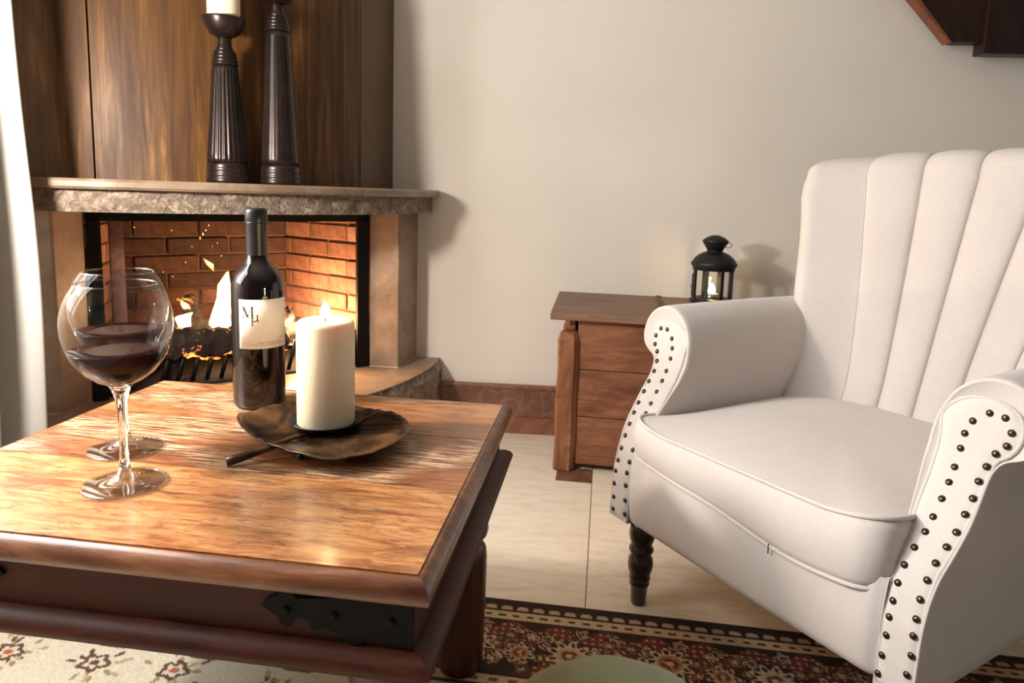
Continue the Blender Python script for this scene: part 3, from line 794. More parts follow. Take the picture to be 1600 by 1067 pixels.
# ------------------------------------------------------------------ wine glasses
def wine_glass(x, y, label, wlabel):
    root = empty('wine_glass', (x, y, TZ+.0003)); tag(root, label, 'wine glass', 'wine glasses on the coffee table')
    lathe('foot', [(.001, .0), (.040, .0), (.0445, .0012), (.0448, .0022), (.043, .0032), (.030, .0050), (.016, .0085), (.008, .014), (.0058, .022), (.001, .0225)], M['foot_glass'], root, 56, cap=False)
    lathe('stem', [(.001, .021), (.0056, .0215), (.0046, .035), (.0044, .06), (.0048, .085), (.0062, .100), (.0095, .112), (.0125, .1165), (.006, .1175), (.001, .1176)], M['solid_glass'], root, 32, cap=False)
    bp = [(.006, .1178), (.013, .1185), (.0235, .1235), (.036, .133), (.0455, .146), (.0515, .160), (.0552, .175), (.0562, .187), (.0552, .199), (.0520, .211), (.0470, .222), (.0428, .2285), (.0405, .2315)]
    b_ = lathe('bowl', bp, M['thin_glass'], root, 64, cap=False)
    tube('lip', [(.0403*math.cos(2*PI*k/48), .0403*math.sin(2*PI*k/48), .2318) for k in range(48)], .0009, M['foot_glass'], root, 6, closed=True)
    wi = lathe('wine', [(.001, .1190), (.0128, .1193), (.0230, .1243), (.0354, .1337), (.0448, .1465), (.0502, .1578), (.0498, .1582), (.030, .1580), (.001, .1580)], M['wine'], root, 64, cap=False)
    wi['label'] = wlabel
    return root
wine_glass(-.436, .752, 'balloon wine glass of red wine nearest the table front', 'dark red wine filling the near glass')
wine_glass(-.494, .857, 'balloon wine glass of red wine standing behind the nearer glass', 'dark red wine filling the rear glass')

# ------------------------------------------------------------------ wine bottle
BX, BY = -.397, 1.067
bot = empty('wine_bottle', (BX, BY, TZ+.0003)); tag(bot, 'dark red wine bottle with white paper label and black capsule', 'bottle')
lathe('glass_body', [(.030, .002), (.034, 0), (.038, .002), (.0395, .007), (.0395, .186), (.0386, .196), (.0355, .206), (.0295, .2155), (.022, .2235), (.0168, .231), (.0153, .24), (.0150, .2995), (.013, .2995)], M['bottle'], bot, 56)
lathe('capsule', [(.0154, .2315), (.0157, .236), (.0157, .288), (.0166, .290), (.0168, .304), (.0160, .3085), (.013, .3095), (.001, .3095)], M['capsule'], bot, 40)
lathe('capsule_ring', [(.0158, .2858), (.0163, .2866), (.0163, .2878), (.0158, .2886)], M['capsule'], bot, 40)
view = math.atan2(-BY, -BX)            # direction to the viewer
LR = .0397
def lab(phi, r=LR): a = view+phi; return (r*math.cos(a), r*math.sin(a))
# phi grows to the right as seen
pl, pr_ = math.radians(-43), math.radians(84); Lz0, Lz1 = .097, .173
V = []; F = []; n = 30
for z in (Lz0, Lz1):
    for k in range(n+1): V.append((*lab(pl+(pr_-pl)*k/n), z))
for k in range(n): F.append((k, k+1, n+2+k, n+1+k))
lo = mesh('label', V, F, M['paper'], bot, True); lo.modifiers.new('thick', 'SOLIDIFY').thickness = .0003
def glyph(name, strokes, sx, x0, z0, mat, lift=.00045):
    """strokes: quads in local (x right, z up) metres, wrapped round the bottle"""
    V = []; F = []
    for q in strokes:
        b = len(V); m_ = 6
        (ax, az), (bx2, bz), (cx, cz), (dx, dz) = q
        for i in range(m_+1):
            f_ = i/m_
            for (px, pz) in ((ax+(bx2-ax)*f_, az+(bz-az)*f_), (dx+(cx-dx)*f_, dz+(cz-dz)*f_)):
                V.append((*lab(pl+(x0+px*sx)/LR, LR+lift), z0+pz*sx))
        for i in range(m_): F.append((b+2*i, b+2*i+2, b+2*i+3, b+2*i+1))
    o = mesh(name, V, F, mat, lo); return o
def stroke(x0, y0, x1, y1, w_):
    d = Vector((x1-x0, y1-y0)); nrm = Vector((-d.y, d.x)).normalized()*w_/2
    return ((x0-nrm.x, y0-nrm.y), (x1-nrm.x, y1-nrm.y), (x1+nrm.x, y1+nrm.y), (x0+nrm.x, y0+nrm.y))
u_ = 1.0
Mst = [stroke(.12, 0, .12, 1, .05), stroke(.12, 1, .48, .08, .13), stroke(.48, .08, .84, 1, .05), stroke(.86, 0, .86, 1, .13), stroke(0, .025, .26, .025, .045), stroke(.0, .975, .14, .975, .045), stroke(.72, .025, 1.0, .025, .045), stroke(.84, .975, 1.02, .975, .045)]
glyph('letter', Mst, .0185, .0055, .1445, M['ink'])
mu = [stroke(.12, -.42, .12, .72, .11), stroke(.12, .12, .30, .0, .1), stroke(.30, .0, .48, .06, .1), stroke(.48, .06, .60, .2, .06), stroke(.62, 0, .62, .72, .11), stroke(.62, .03, .78, .05, .07), stroke(0, .69, .14, .69, .05), stroke(.5, .69, .64, .69, .05), stroke(.02, -.42, .2, -.42, .07)]
glyph('letter', mu, .0148, .0195, .1395, M['ink'])
lines = []
for (xa, xb, zz) in ((.006, .0195, 0), (.030, .066, 0), (.006, .072, -.0036), (.066, .076, .006)):
    x = xa
    while x < xb:
        wd = random.uniform(.001, .0028); lines.append(stroke(x, zz, min(x+wd, xb), zz, .0009)); x += wd+.0006
glyph('small_print', lines, 1.0, 0, .1065, M['ink_pale'])
# pale dots down the capsule side
for k in range(8):
    a = view+math.radians(52); o = box('capsule_mark', -.0007, .0007, -.0003, .0003, -.0009, .0009, M['ink_pale'], bot)
    o.location = (.01585*math.cos(a), .01585*math.sin(a), .240+k*.0048); o.rotation_euler = (0, 0, a+PI/2)

# ------------------------------------------------------------------ leaf tray and candle
LC = Vector((-.256, .905, 0))
tray = empty('leaf_tray', (LC.x, LC.y, TZ)); tag(tray, 'bronze leaf-shaped metal tray with long stem under the candle', 'tray')
ol = [(-.300, .838), (-.335, .866), (-.372, .914), (-.357, .940), (-.322, .978), (-.263, 1.006), (-.193, .994), (-.155, .965), (-.138, .928), (-.133, .892), (-.150, .843), (-.178, .815), (-.209, .796), (-.250, .806), (-.286, .829)]
ol = [Vector((x, y, 0))-LC for x, y in ol]
# closed Catmull-Rom through the outline
def crom(P, n=8):
    out = []; N = len(P)
    for i in range(N):
        p0, p1, p2, p3 = P[i-1], P[i], P[(i+1) % N], P[(i+2) % N]
        for k in range(n):
            t_ = k/n
            out.append(.5*((2*p1)+(p2-p0)*t_+(2*p0-5*p1+4*p2-p3)*t_**2+(3*p1-p0-3*p2+p3)*t_**3))
    return out
rim = crom(ol, 8); NR = len(rim); rings = 14
rib_dir = Vector((-.193+.342, .99-.816, 0)).normalized()
V = [(0, 0, .0105)]; F = []
for j in range(1, rings+1):
    q = j/rings
    for k, p in enumerate(rim):
        x, y = p.x*q, p.y*q
        # lengthwise and side coordinates for the veins
        ln_ = x*rib_dir.x+y*rib_dir.y; sd = -x*rib_dir.y+y*rib_dir.x
        vein = .0021*math.cos((ln_*1.0-abs(sd)*.75)*2*PI/.017)*min(1, abs(sd)/.02)
        z = .0105+.011*q**2.2+vein*q*(1-.75*q**5)-.003*math.exp(-(sd/.004)**2)+.004*mnoise.noise(Vector((k*.12, 3, 0)))*q**2
        if sd > .03: z += .14*(sd-.03)*q
        V.append((x, y, z))
for k in range(NR): F.append((0, 1+k, 1+(k+1) % NR))
for j in range(rings-1):
    for k in range(NR):
        a = 1+j*NR+k; b = 1+j*NR+(k+1) % NR; F.append((a, b, b+NR, a+NR))
leafo = mesh('leaf_blade', V, F, M['bronze_leaf'], tray, True)
leafo.modifiers.new('thick', 'SOLIDIFY').thickness = .0016
p0 = Vector((-.345, .812, 0))-LC; p1 = Vector((-.300, .842, 0))-LC
tube('stem', [(p0.x, p0.y, .0065), (p0.x*.7+p1.x*.3, p0.y*.7+p1.y*.3, .008), (p1.x, p1.y, .0155), (p1.x*.55, p1.y*.55, .0185), (-.01, -.01, .014)], .004, M['bronze_leaf'], tray, 10, [.0062, .0055, .0045, .0032, .002])
tube('midrib', [(.03, .034, .014), (.05, .055, .0165), (.07, .078, .022)], .002, M['bronze_leaf'], tray, 8, [.003, .0022, .001])
for (x, y) in ((-.262, .842), (-.20, .84), (-.30, .93), (-.20, .95)):
    lathe('foot', [(.001, 0), (.0040, .001), (.0052, .0045), (.0040, .0085), (.001, .0105)], M['pan'], tray, 14, (x-LC.x, y-LC.y, 0))
PC = Vector((-.256, .938, 0))-LC
lathe('drip_pan', [(.001, .0165), (.038, .0170), (.046, .0185), (.0495, .0225), (.0505, .0232), (.0500, .0215), (.0470, .0170), (.038, .0155), (.001, .0150)], M['pan'], tray, 48, (PC.x, PC.y, 0), cap=False)
cd = empty('pillar_candle', (-.256, .938, TZ+.0173)); tag(cd, 'thick ivory pillar candle burning on the leaf tray', 'candle')
lathe('wax_body', [(.0385, 0), (.0395, .002), (.0395, .139), (.0385, .1435), (.035, .1462), (.028, .1475), (.018, .146), (.006, .1442), (.001, .1440)], M['wax'], cd, 56)
tube('wick', [(0, 0, .143), (.0003, 0, .150), (-.0006, 0, .1545)], .0011, M['wick'], cd, 6)
flame('flame', [(0, 0, .1495), (0, 0, .1535), (0, 0, .159), (0, 0, .166), (-.001, 0, .1735)], [.003, .0072, .0078, .0048, .0005], M['candle_flame'], cd)
light('candle_glow', 'POINT', (-.256, .938, TZ+.0173+.178), .25, (1, .66, .32), radius=.006)

# ------------------------------------------------------------------ armchair (x: along the front, y: to the back)
CHX = math.radians(-59)
cu = Vector((math.cos(CHX), math.sin(CHX), 0)); cb = Vector((-math.sin(CHX), math.cos(CHX), 0))
CO = Vector((.208, 1.299, 0))+cu*.300
chair = empty('armchair', (CO.x, CO.y, 0), CHX); tag(chair, 'cream linen armchair with channelled back, rolled arms and nailhead trim', 'armchair')
PZ = [.10, .17, .26, .30, .335, .36, .39, .437, .47, .53, .60]; PB = [0, 0, .003, .012, .025, .041, .062, .092, .107, .118, .122]
def prof(z): return interp(z, PZ, PB)
# cross section of an arm (outer at negative side for the far arm); x relative to centre line, far arm negative
arm_out = [(-.247, .165), (-.247, .25), (-.244, .31), (-.240, .36), (-.232, .41), (-.226, .45), (-.226, .49), (-.232, .52), (-.246, .548), (-.266, .566), (-.290, .575), (-.316, .573), (-.340, .560), (-.356, .538), (-.360, .514), (-.353, .494), (-.338, .482), (-.322, .474), (-.313, .462), (-.310, .44), (-.311, .40), (-.308, .36), (-.302, .32), (-.300, .27), (-.300, .165)]
pan_out = [(-.250, .175), (-.250, .25), (-.249, .30), (-.247, .35), (-.243, .39), (-.241, .43), (-.240, .46), (-.239, .49), (-.236, .513), (-.245, .529), (-.262, .541), (-.285, .5455), (-.306, .543), (-.324, .533), (-.331, .514), (-.329, .496), (-.321, .482), (-.309, .470), (-.306, .44), (-.306, .40), (-.302, .36), (-.297, .33), (-.296, .29), (-.297, .25), (-.297, .175)]
def dens(P, n):
    P = [Vector((x, y)) for x, y in P]; out = []
    N = len(P)
    for i in range(N-1):
        p0 = P[max(i-1, 0)]; p1 = P[i]; p2 = P[i+1]; p3 = P[min(i+2, N-1)]
        for k in range(n):
            t_ = k/n; out.append(.5*((2*p1)+(p2-p0)*t_+(2*p0-5*p1+4*p2-p3)*t_**2+(3*p1-p0-3*p2+p3)*t_**3))
    out.append(P[-1]); return out
def make_arm(sg):
    P = dens(arm_out, 4); n = len(P)
    # stations from panel face to the back
    V = []; F = []
    cx, cz = -.275, .42
    st_ = [(.003, .84, 0), (-.0005, .90, 0), (-.0015, .95, 0), (.001, .985, 0), (.010, 1.0, 0)]
    ys = []
    rows = []
    for (dy, sc, _) in st_:
        row = []
        for p in P:
            # pull towards the panel outline for the rounded front rim
            q = p.copy()
            if sc < 1:
                c = Vector((-.272 if p.y < .46 else -.285, min(max(p.y, .20), .51)))
                q = c+(p-c)*sc
            row.append((q.x, prof(q.y)+dy, q.y))
        rows.append(row)
    nst = 14
    for k in range(1, nst+1):
        f_ = k/nst; row = []
        for p in P:
            y0 = prof(p.y)+.010; y = y0+(.60-y0)*f_
            puck = .0016*math.sin(p.y*260)*math.exp(-((y-y0)/.02)**2) if (p.y > .46 and p.x > -.33) else 0
            row.append((p.x-puck, y, p.y+.002*math.sin(f_*PI)*(1 if p.y > .5 else 0)+puck*.5))
        rows.append(row)
    for r_ in rows:
        for (x, y, z) in r_: V.append((sg*x*-1 if sg > 0 else x, y, z))
    for i in range(len(rows)-1):
        for k in range(n): F.append((i*n+k, i*n+(k+1) % n, (i+1)*n+(k+1) % n, (i+1)*n+k))
    for k in range((n-1)//2): F.append((k, k+1, n-2-k, n-1-k))
    F.append(tuple((len(rows)-1)*n+k for k in range(n)))
    arm = mesh('arm', V, F, M['linen'], chair, True)
    # nailed front panel : thin strip on the face
    Q = dens(pan_out, 4)
    # draped as rows between the two sides of the outline, so that it follows the sloping face
    h_ = len(Q)//2; L_side = Q[:h_+1]; R_side = Q[h_:][::-1]
    def at_len(side, f_):
        d_ = [0]
        for i in range(len(side)-1): d_.append(d_[-1]+(side[i+1]-side[i]).length)
        t_ = f_*d_[-1]; return Vector((float(np.interp(t_, d_, [p.x for p in side])), float(np.interp(t_, d_, [p.y for p in side]))))
    NJ, NI = 60, 10; Vp = []; Fp = []
    for j in range(NJ+1):
        a_, b_ = at_len(L_side, j/NJ), at_len(R_side, j/NJ)
        for i in range(NI+1):
            q = a_.lerp(b_, i/NI); e_ = abs(2*i/NI-1)
            Vp.append(((-q.x if sg > 0 else q.x), prof(q.y)-.0024+.0030*e_**6+(.003*smoothstep(.97, 1, j/NJ)), q.y))
    for j in range(NJ):
        for i in range(NI): Fp.append((j*(NI+1)+i, j*(NI+1)+i+1, (j+1)*(NI+1)+i+1, (j+1)*(NI+1)+i))
    me = bpy.data.meshes.new('front_panel'); me.from_pydata(Vp, [], Fp)
    pn = finish('front_panel', me, M['linen_panel'], arm, True)
    # piping round the panel
    pts = [((-q.x if sg > 0 else q.x), prof(q.y)+.002, q.y) for q in Q]
    tube('piping', pts, .0030, M['linen'], arm, 6)
    return arm
nail_me = None
NIN = [(.592, .529), (.575, .514), (.569, .496), (.568, .476), (.568, .452), (.568, .433), (.568, .413), (.567, .391), (.566, .373), (.562, .353), (.559, .331), (.558, .308), (.558, .285), (.558, .264), (.558, .239), (.556, .21), (.554, .183)]
NOUT = [(.610, .528), (.62, .512), (.618, .495), (.608, .482), (.602, .464), (.599, .445), (.600, .425), (.599, .406), (.598, .385), (.595, .367), (.591, .347), (.589, .326), (.588, .302), (.589, .278), (.590, .257), (.591, .231), (.589, .204), (.588, .180)]
pr0 = [(.0001, .0031), (.0022, .0029), (.0039, .0020), (.0047, .0008), (.0049, 0)]
for sg in (-1, 1):
    arm = make_arm(sg)
    for (u, z) in NIN+NOUT:
        x = sg*(u-.300); y = prof(z)-.0020
        sl = math.atan2(prof(z+.01)-prof(z-.01), .02)
        if nail_me is None:
            o = lathe('nail_head', pr0[::-1], M['nail'], arm, 12, cap=False); nail_me = o.data
        else:
            o = bpy.data.objects.new('nail_head', nail_me); link(o, arm)
        o.location = (x, y, z); o.rotation_euler = (PI/2-sl, 0, 0)
# seat deck and front rail
def soft_box(name, x0, x1, y0, y1, z0, z1, mat, bev, bulge_front=0, parent=chair):
    o = box(name, x0, x1, y0, y1, z0, z1, mat, parent, bev, 4, smooth=True)
    return o
V = []; F = []; NX = 24; NZ_ = 14
def rail_y(x, z):
    q = (z-.168)/(.315-.168); return .004-.010*math.sin(PI*min(1, max(0, q*.85+.1)))-.003*(1-(x/.25)**2)+.007*smoothstep(.236, .249, abs(x))
zz = [.168, .1685, .172]+[.172+(.31-.172)*k/NZ_ for k in range(1, NZ_+1)]
yo = [.03, .010, .002]+[0]*NZ_
for z, yy in zip(zz, yo):
    for i in range(NX+1):
        x = -.249*math.cos(PI*i/NX)*(1 if True else 0); V.append((x, rail_y(x, z)+yy, z))
N1 = NX+1
for j in range(len(zz)-1):
    for i in range(NX): F.append((j*N1+i, j*N1+i+1, (j+1)*N1+i+1, (j+1)*N1+i))
b0 = len(V)
for z in (.168, .31):
    V += [(-.252, .62, z), (.252, .62, z)]
F += [(0, b0, b0+1, NX)[::-1], ((len(zz)-1)*N1, (len(zz)-1)*N1+NX, b0+3, b0+2), (b0, b0+2, b0+3, b0+1)]
fr = mesh('front_rail', V, F, M['linen'], chair, True)
# little dark thread tag hanging under the cushion
tube('thread_tag', [(.080, -.0125, .283), (.081, -.0135, .276), (.0805, -.0125, .268)], .0009, M['wick'], chair, 5)
# seat cushion
def cushion():
    V = []; F = []
    # perimeter (plan) rounded rectangle, T-less
    hx_, y0, y1, rc = .246, -.010, .535, .045
    per = []
    def cor(cx, cy_, a0):
        for k in range(7): a = math.radians(a0+90*k/6); per.append((cx+rc*math.cos(a), cy_+rc*math.sin(a)))
    cor(hx_-rc, y0+rc, -90); cor(hx_-rc, y1-rc, 0); cor(-hx_+rc, y1-rc, 90); cor(-hx_+rc, y0+rc, 180)
    # densify
    d_ = []
    for i in range(len(per)):
        a = Vector(per[i]); b = Vector(per[(i+1) % len(per)]); m_ = max(1, int((b-a).length/.02))
        for k in range(m_): d_.append(a.lerp(b, k/m_))
    per = d_; n = len(per); c = Vector((0, .26))
    def zt(x, y): return .371+.004*(x/.25)+.012*smoothstep(.15, .245, abs(x))*math.exp(-((y-.0)/.08)**2)
    def zb(x, y): return .300-.022*math.exp(-((x-.12)/.13)**2)*math.exp(-(y/.2)**2)+.010*smoothstep(-.1, -.24, x)
    rows = []
    # bottom centre -> rim -> side -> top rim -> crown
    for s in (.3, .75, .95): rows.append([(c+(p-c)*s, zb(*(c+(p-c)*s))+.001) for p in per])
    for q, sw in ((0, 1), (.12, 1.012), (.35, 1.026), (.6, 1.03), (.85, 1.018), (1, 1.0)):
        r_ = []
        for p in per:
            pt = c+(p-c)*sw; pt.x = max(-.2495, min(.2495, pt.x))
            r_.append((pt, zb(p.x, p.y)*(1-q)+zt(p.x, p.y)*q))
        rows.append(r_)
    for s in (.965, .9, .8, .65, .5, .3, .12):
        r_ = []
        for p in per:
            pt = c+(p-c)*s; cr = .034*(1-min(1, abs(pt.x)/.246)**2.6)*(1-min(1, abs(pt.y-.26)/.272)**2.6)
            r_.append((pt, zt(p.x, p.y)*s**3+.371*(1-s**3)+cr+.003*mnoise.noise(Vector((pt.x*9, pt.y*9, 2)))*(1-s)))
        rows.append(r_)
    for r_ in rows:
        for (p, z) in r_: V.append((p.x, p.y, z))
    for j in range(len(rows)-1):
        for k in range(n): F.append((j*n+k, j*n+(k+1) % n, (j+1)*n+(k+1) % n, (j+1)*n+k))
    F.append(tuple(range(n))[::-1]); F.append(tuple((len(rows)-1)*n+k for k in range(n)))
    o = mesh('seat_cushion', V, F, M['linen'], chair, True)
    tube('piping', [(p.x, p.y, z+.001) for p, z in rows[8]], .0036, M['linen'], o, 8, closed=True)
    tube('piping', [(p.x, p.y, z-.001) for p, z in rows[3]], .0036, M['linen'], o, 8, closed=True)
cushion()
# channelled back
SB = [.30, .415, .55, .65, .75, .85, .90]
HWZ = [(.30, .262), (.40, .266), (.50, .276), (.56, .291), (.62, .305), (.70, .320), (.75, .333), (.80, .349), (.83, .351), (.86, .345), (.875, .336), (.89, .322)]
def halfw(z): return interp(z, [a for a, b in HWZ], [b for a, b in HWZ])
def seam(k, z):
    q = max(0, (z-.415)/.465); return k*(.070+.041*q**1.25)
def back_y(x, z):
    base = .497+.30*(z-.415); s2 = abs(seam(2, z)); h = halfw(z)
    e_ = max(0, (abs(x)-.06)/max(.01, h-.06))
    return base-.105*e_**2.2*(1-.0*z)
ZTOP = .885
def top_z(x): return ZTOP+.012*(1-(x/.34)**2)
def back_piece(name, fa, fb, nx, amp, wing=0):
    """strip between column functions fa(z), fb(z); goes up the front, over the top, down the rear"""
    V = []; F = []; rows = []
    NF = 36
    for j in range(NF+1):
        z = .30+(.845-.30)*j/NF; rows.append(('f', z))
    for j in range(1, 9): rows.append(('t', j/9*PI))
    for j in range(13): rows.append(('r', .845-(.845-.17)*j/12))
    for typ, q in rows:
        z = q if typ != 't' else .845
        a, b = fa(z), fb(z)
        for i in range(nx+1):
            f_ = i/nx; x = a+(b-a)*f_
            d_ = amp*(1-(2*f_-1)**2)**.6 if not wing else amp*.6*math.sin(PI*f_)
            edge = 0
            if wing:
                o_ = f_ if wing > 0 else 1-f_    # 1 at outer edge
                if wing < 0: o_ = 1-f_
                edge = .060*max(0, (o_-.62)/.38)**2.2
            yf = back_y(x, z)-d_+edge
            yr = .497+.30*(z-.415)+.085-.02*(abs(x)/.33)**2-.55*edge
            if typ == 'f': V.append((x, yf, z))
            elif typ == 'r': V.append((x, max(yr, .585), z))
            else:
                yc = (yf+yr)/2; ry = (yr-yf)/2
                ztop = top_z(x)-(.014*max(0, (o_-.45)/.55)**3 if wing else 0); hz = ztop-.845+d_*.5
                V.append((x, yc-ry*math.cos(q), .845+hz*math.sin(q)**.75))
    N_ = nx+1
    for j in range(len(rows)-1):
        for i in range(nx): F.append((j*N_+i, j*N_+i+1, (j+1)*N_+i+1, (j+1)*N_+i))
    # side caps keep each piece a closed body
    L_ = [j*N_ for j in range(len(rows))]; R_ = [j*N_+nx for j in range(len(rows))]
    F.append(tuple(L_)); F.append(tuple(R_[::-1])); F.append(tuple(range(N_))+tuple((len(rows)-1)*N_+i for i in range(nx, -1, -1)))
    o = mesh(name, V, F, M['linen'], bk, True); sharp(o, 60); return o
bk = empty('backrest', (0, 0, 0)); bk.parent = chair
for k in range(-2, 2):
    back_piece('back_channel', lambda z, k=k: seam(k, z)+.0003, lambda z, k=k: seam(k+1, z)-.0003, 14, .014)
back_piece('wing', lambda z: -halfw(z), lambda z: seam(-2, z)-.0003, 22, .010, -1)
back_piece('wing', lambda z: seam(2, z)+.0003, lambda z: halfw(z), 22, .010, 1)
# turned front legs, plain rear legs
tl_ = [(.013, 0), (.0145, .003), (.0165, .036), (.0185, .040), (.0195, .043), (.0195, .047), (.0175, .050), (.0205, .053), (.0205, .057), (.0188, .060), (.0225, .070), (.0245, .082), (.0235, .094), (.0195, .103), (.0185, .106), (.0225, .109), (.0240, .113), (.0225, .118), (.0190, .121), (.0215, .128), (.0245, .138), (.0250, .148), (.0235, .160), (.022, .169)]
for sx in (-1, 1):
    lathe('front_leg', tl_, M['leg_dark'], chair, 28, (sx*.236, .030 if sx < 0 else .055, 0 if sx < 0 else .0053))
for sx in (-1, 1):
    V = []; F = []
    for (z, o_, s_) in ((0, .06, .014), (.17, 0, .022)):
        for a, b in ((-1, -1), (1, -1), (1, 1), (-1, 1)): V.append((sx*.23+a*s_, .555+o_+b*s_, z))
    F = [(0, 1, 2, 3), (4, 7, 6, 5)]+[(i, (i+1) % 4, 4+(i+1) % 4, 4+i) for i in range(4)]
    mesh('rear_leg', V, F, M['leg_dark'], chair)

# ------------------------------------------------------------------ green pouf, foreground
pf_ = empty('pouf', (.118, .625, .0053)); tag(pf_, 'sage green plush pouf peeking in at the bottom edge', 'pouf')
V = []; F = []; seg = 48; NR_ = 26
for j in range(NR_+1):
    a = -PI/2+PI*j/NR_
    for k in range(seg):
        b = 2*PI*k/seg; r_ = .150*(math.cos(a)**.85 if math.cos(a) > 1e-6 else 0)
        r_ *= 1+.012*math.cos(8*b)
        V.append((r_*math.cos(b), r_*math.sin(b)*.9, .150+.150*math.sin(a)))
for j in range(NR_):
    for k in range(seg): F.append((j*seg+k, j*seg+(k+1) % seg, (j+1)*seg+(k+1) % seg, (j+1)*seg+k))
o = mesh('cover', V, F, M['green'], pf_, True)

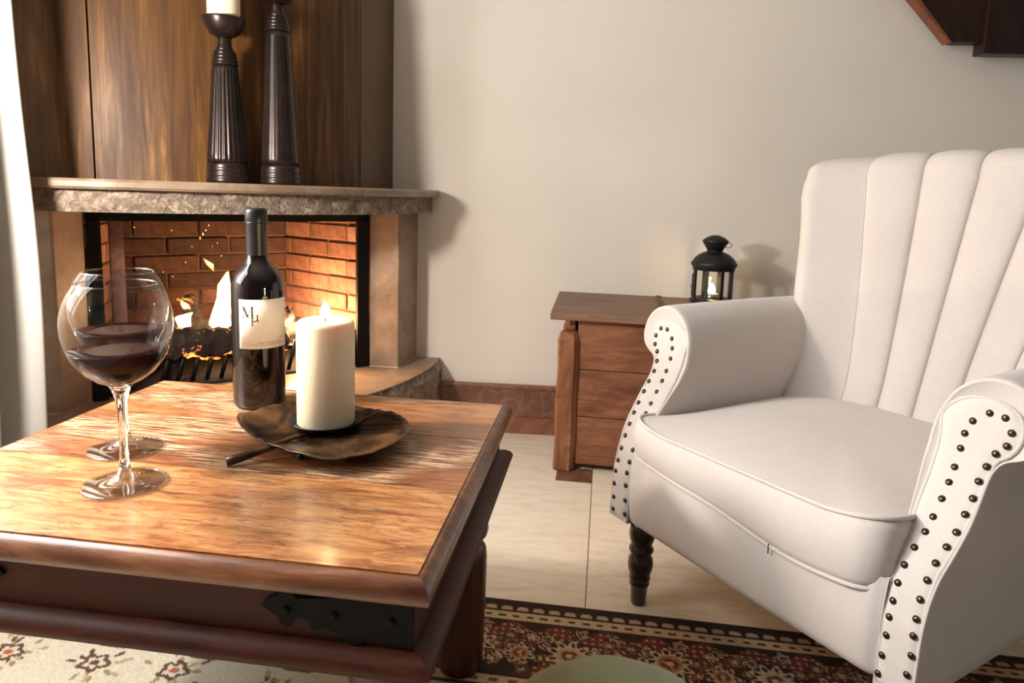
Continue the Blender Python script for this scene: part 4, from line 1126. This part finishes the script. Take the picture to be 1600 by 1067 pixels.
# ------------------------------------------------------------------ rug (pattern worked out stitch by stitch as a colour attribute)
def rug():
    s0, s1, T1 = -.93, 1.05, .72; st_ = .0030
    ns = int((s1-s0)/st_); nt = int(T1/st_)
    s = np.linspace(s0, s1, ns+1); t = np.linspace(0, T1, nt+1)
    Sg, Tg = np.meshgrid(s, t)
    def lin(c): return np.array(S(*c)[:3])
    dark, red, cream, tan, rust = lin((46, 26, 18)), lin((118, 48, 28)), lin((212, 186, 152)), lin((166, 122, 84)), lin((146, 76, 42))
    fieldc, brown, olive, grey = lin((180, 174, 156)), lin((74, 48, 34)), lin((128, 112, 74)), lin((128, 104, 90))
    C = np.zeros(Sg.shape+(3,)); C[:] = dark
    def put(mask, c): C[mask] = c
    # scallop row on the dark outer guard
    ph = (Sg/.030) % 1-.5
    put((Tg > .010) & (Tg < .030) & (((ph/.40)**2+((Tg-.028)/.013)**2) < 1), cream*.85)
    # cream stripe with dark dashes
    put((Tg > .034) & (Tg < .058), cream)
    put((Tg > .043) & (Tg < .050) & (np.abs((Sg/.026) % 1-.5) < .24), dark)
    put((Tg > .058) & (Tg < .062), dark)
    # main border
    mb = (Tg >= .062) & (Tg < .205); put(mb, red)
    wav = .133+.040*np.cos(Sg*2*np.pi/.34)
    put(mb & (np.abs(Tg-wav-.036) < .028), dark)
    put(mb & (Tg < .075+.012*np.sin(Sg*2*np.pi/.085)), dark)
    def ros(cs, ct, R, n, cols, rot=0, clip=None):
        dx = Sg-cs; dy = Tg-ct; rr = np.hypot(dx, dy); an = np.arctan2(dy, dx)+rot
        msk = (rr < R*1.25) if clip is None else (rr < R*1.25) & clip
        lob = R*(.82+.18*np.cos(n*an))
        put(msk & (rr < lob+.004), dark); put(msk & (rr < lob), cols[0])
        hole = (np.abs(rr-R*.68) < R*.13) & (np.cos(n*an) > .45); put(msk & hole, dark)
        put(msk & (rr < R*.50), cols[1]); put(msk & (rr < R*.34), cols[2]); put(msk & (rr < R*.14), cols[0])
    rng = np.random.RandomState(3)
    k = 0
    for cs in np.arange(-1.03, 1.05, .058):
        ct = .080+.012*((k*7) % 3); ros(cs, ct, .015, 5, (cream*.9, tan, dark), k, mb); k += 1
    for cs in np.arange(-1.0, 1.05, .052):
        ros(cs, .183+.012*np.sin(k*2.1), .014, 5, (grey if k % 2 else cream*.85, rust, cream), k, mb); k += 1
    for i, cs in enumerate(np.arange(-1.02, 1.1, .17)):
        for q in range(7):
            a_ = i+q*.9; ros(cs+.085+.045*np.cos(a_), .135+.036*np.sin(a_), .013, 4, ((cream, tan, grey)[q % 3], rust, cream), q, mb)
        ros(cs, .130+.012*(i % 2), .043, 9, (cream, cream*.8 if i % 2 else tan, red), i*.3, mb)
        ros(cs+.085, .148, .030, 7, (cream*.92, tan, red), i, mb)
    # vines and specks
    vine = .125+.045*np.sin(Sg*2*np.pi/.17+1); put(mb & (np.abs(Tg-vine) < .0032) & (np.all(np.abs(C-red) < 1e-6, axis=2)), tan)
    sp = ((Sg/.0135) % 1-.5)**2+((Tg/.0135) % 1-.5)**2 < .05
    put(mb & sp & (np.all(np.abs(C-red) < 1e-6, axis=2)), cream*.8)
    # inner guard
    put((Tg >= .205) & (Tg < .212), dark); put((Tg >= .212) & (Tg < .232), cream*.95)
    put((Tg > .218) & (Tg < .226) & (np.abs((Sg/.034) % 1-.5) < .22), rust)
    put((Tg >= .232) & (Tg < .242), dark)
    # field with scalloped dark red spandrels and brown sprays
    fd = Tg >= .242; put(fd, fieldc)
    phs = np.abs(((Sg+.02)/.165) % 1-.5)*.165
    put(fd & (Tg < .262-.5*np.maximum(0, phs-.020)) & (phs < .046+.004*np.sin(Tg*900)), lin((92, 40, 32)))
    for j, ct in enumerate(np.arange(.305, .72, .105)):
        for i, cs in enumerate(np.arange(-1.05, 1.05, .15)):
            cs2 = cs+(.075 if j % 2 else 0)+rng.uniform(-.012, .012); ct2 = ct+rng.uniform(-.01, .01)
            for q in range(15):
                a = rng.uniform(0, 2*np.pi); r_ = rng.uniform(.022, .062); px, py = cs2+r_*np.cos(a), ct2+r_*np.sin(a)*.75
                dx = Sg-px; dy = Tg-py; ca, sa = np.cos(a), np.sin(a); u_2 = dx*ca+dy*sa; v2 = -dx*sa+dy*ca
                put(fd & ((u_2/.0085)**2+(v2/.0038)**2 < 1), (brown, olive, lin((150, 132, 100)))[q % 3])
            dx = Sg-cs2; dy = Tg-ct2; rr = np.hypot(dx, dy*1.2); an = np.arctan2(dy, dx)
            put(fd & (np.abs(rr-.020*(1+.2*np.cos(5*an))) < .0045), brown); put(fd & (rr < .008), brown if i % 2 else rust)
    jit = rng.uniform(.86, 1.06, Sg.shape)[..., None]; C = np.clip(C*jit, 0, 1)
    zz_ = .0045+.0006*rng.rand(*Sg.shape)
    n1 = ns+1
    V = np.stack([Sg, -Tg, zz_], axis=2).reshape(-1, 3)
    idx = np.arange((nt+1)*n1).reshape(nt+1, n1)
    F = np.stack([idx[:-1, :-1], idx[1:, :-1], idx[1:, 1:], idx[:-1, 1:]], axis=2).reshape(-1, 4)
    me = bpy.data.meshes.new('rug'); me.vertices.add(len(V)); me.vertices.foreach_set('co', V.ravel())
    me.loops.add(F.size); me.loops.foreach_set('vertex_index', F.ravel().astype(np.int32))
    me.polygons.add(len(F)); me.polygons.foreach_set('loop_start', np.arange(0, F.size, 4, dtype=np.int32))
    me.update(calc_edges=True)
    at_ = me.color_attributes.new('Col', 'FLOAT_COLOR', 'POINT')
    at_.data.foreach_set('color', np.concatenate([C.reshape(-1, 3), np.ones((len(V), 1))], axis=1).astype(np.float32).ravel())
    me.materials.append(M['rug'])
    root = empty('rug', (-.031, 1.250, 0), math.radians(-7.9)); tag(root, 'patterned oriental rug with red-brown floral border under the coffee table', 'rug')
    o = bpy.data.objects.new('woven_pile', me); link(o, root)
    box('bound_edge', s0, s1, -.004, .004, .0002, .0055, plain('rug_binding', S(52, 30, 20), .9), root, .0015)
    box('backing', s0, s1, -T1, -.004, .0002, .003, plain('rug_backing', S(120, 100, 80), .95), root)
rug()
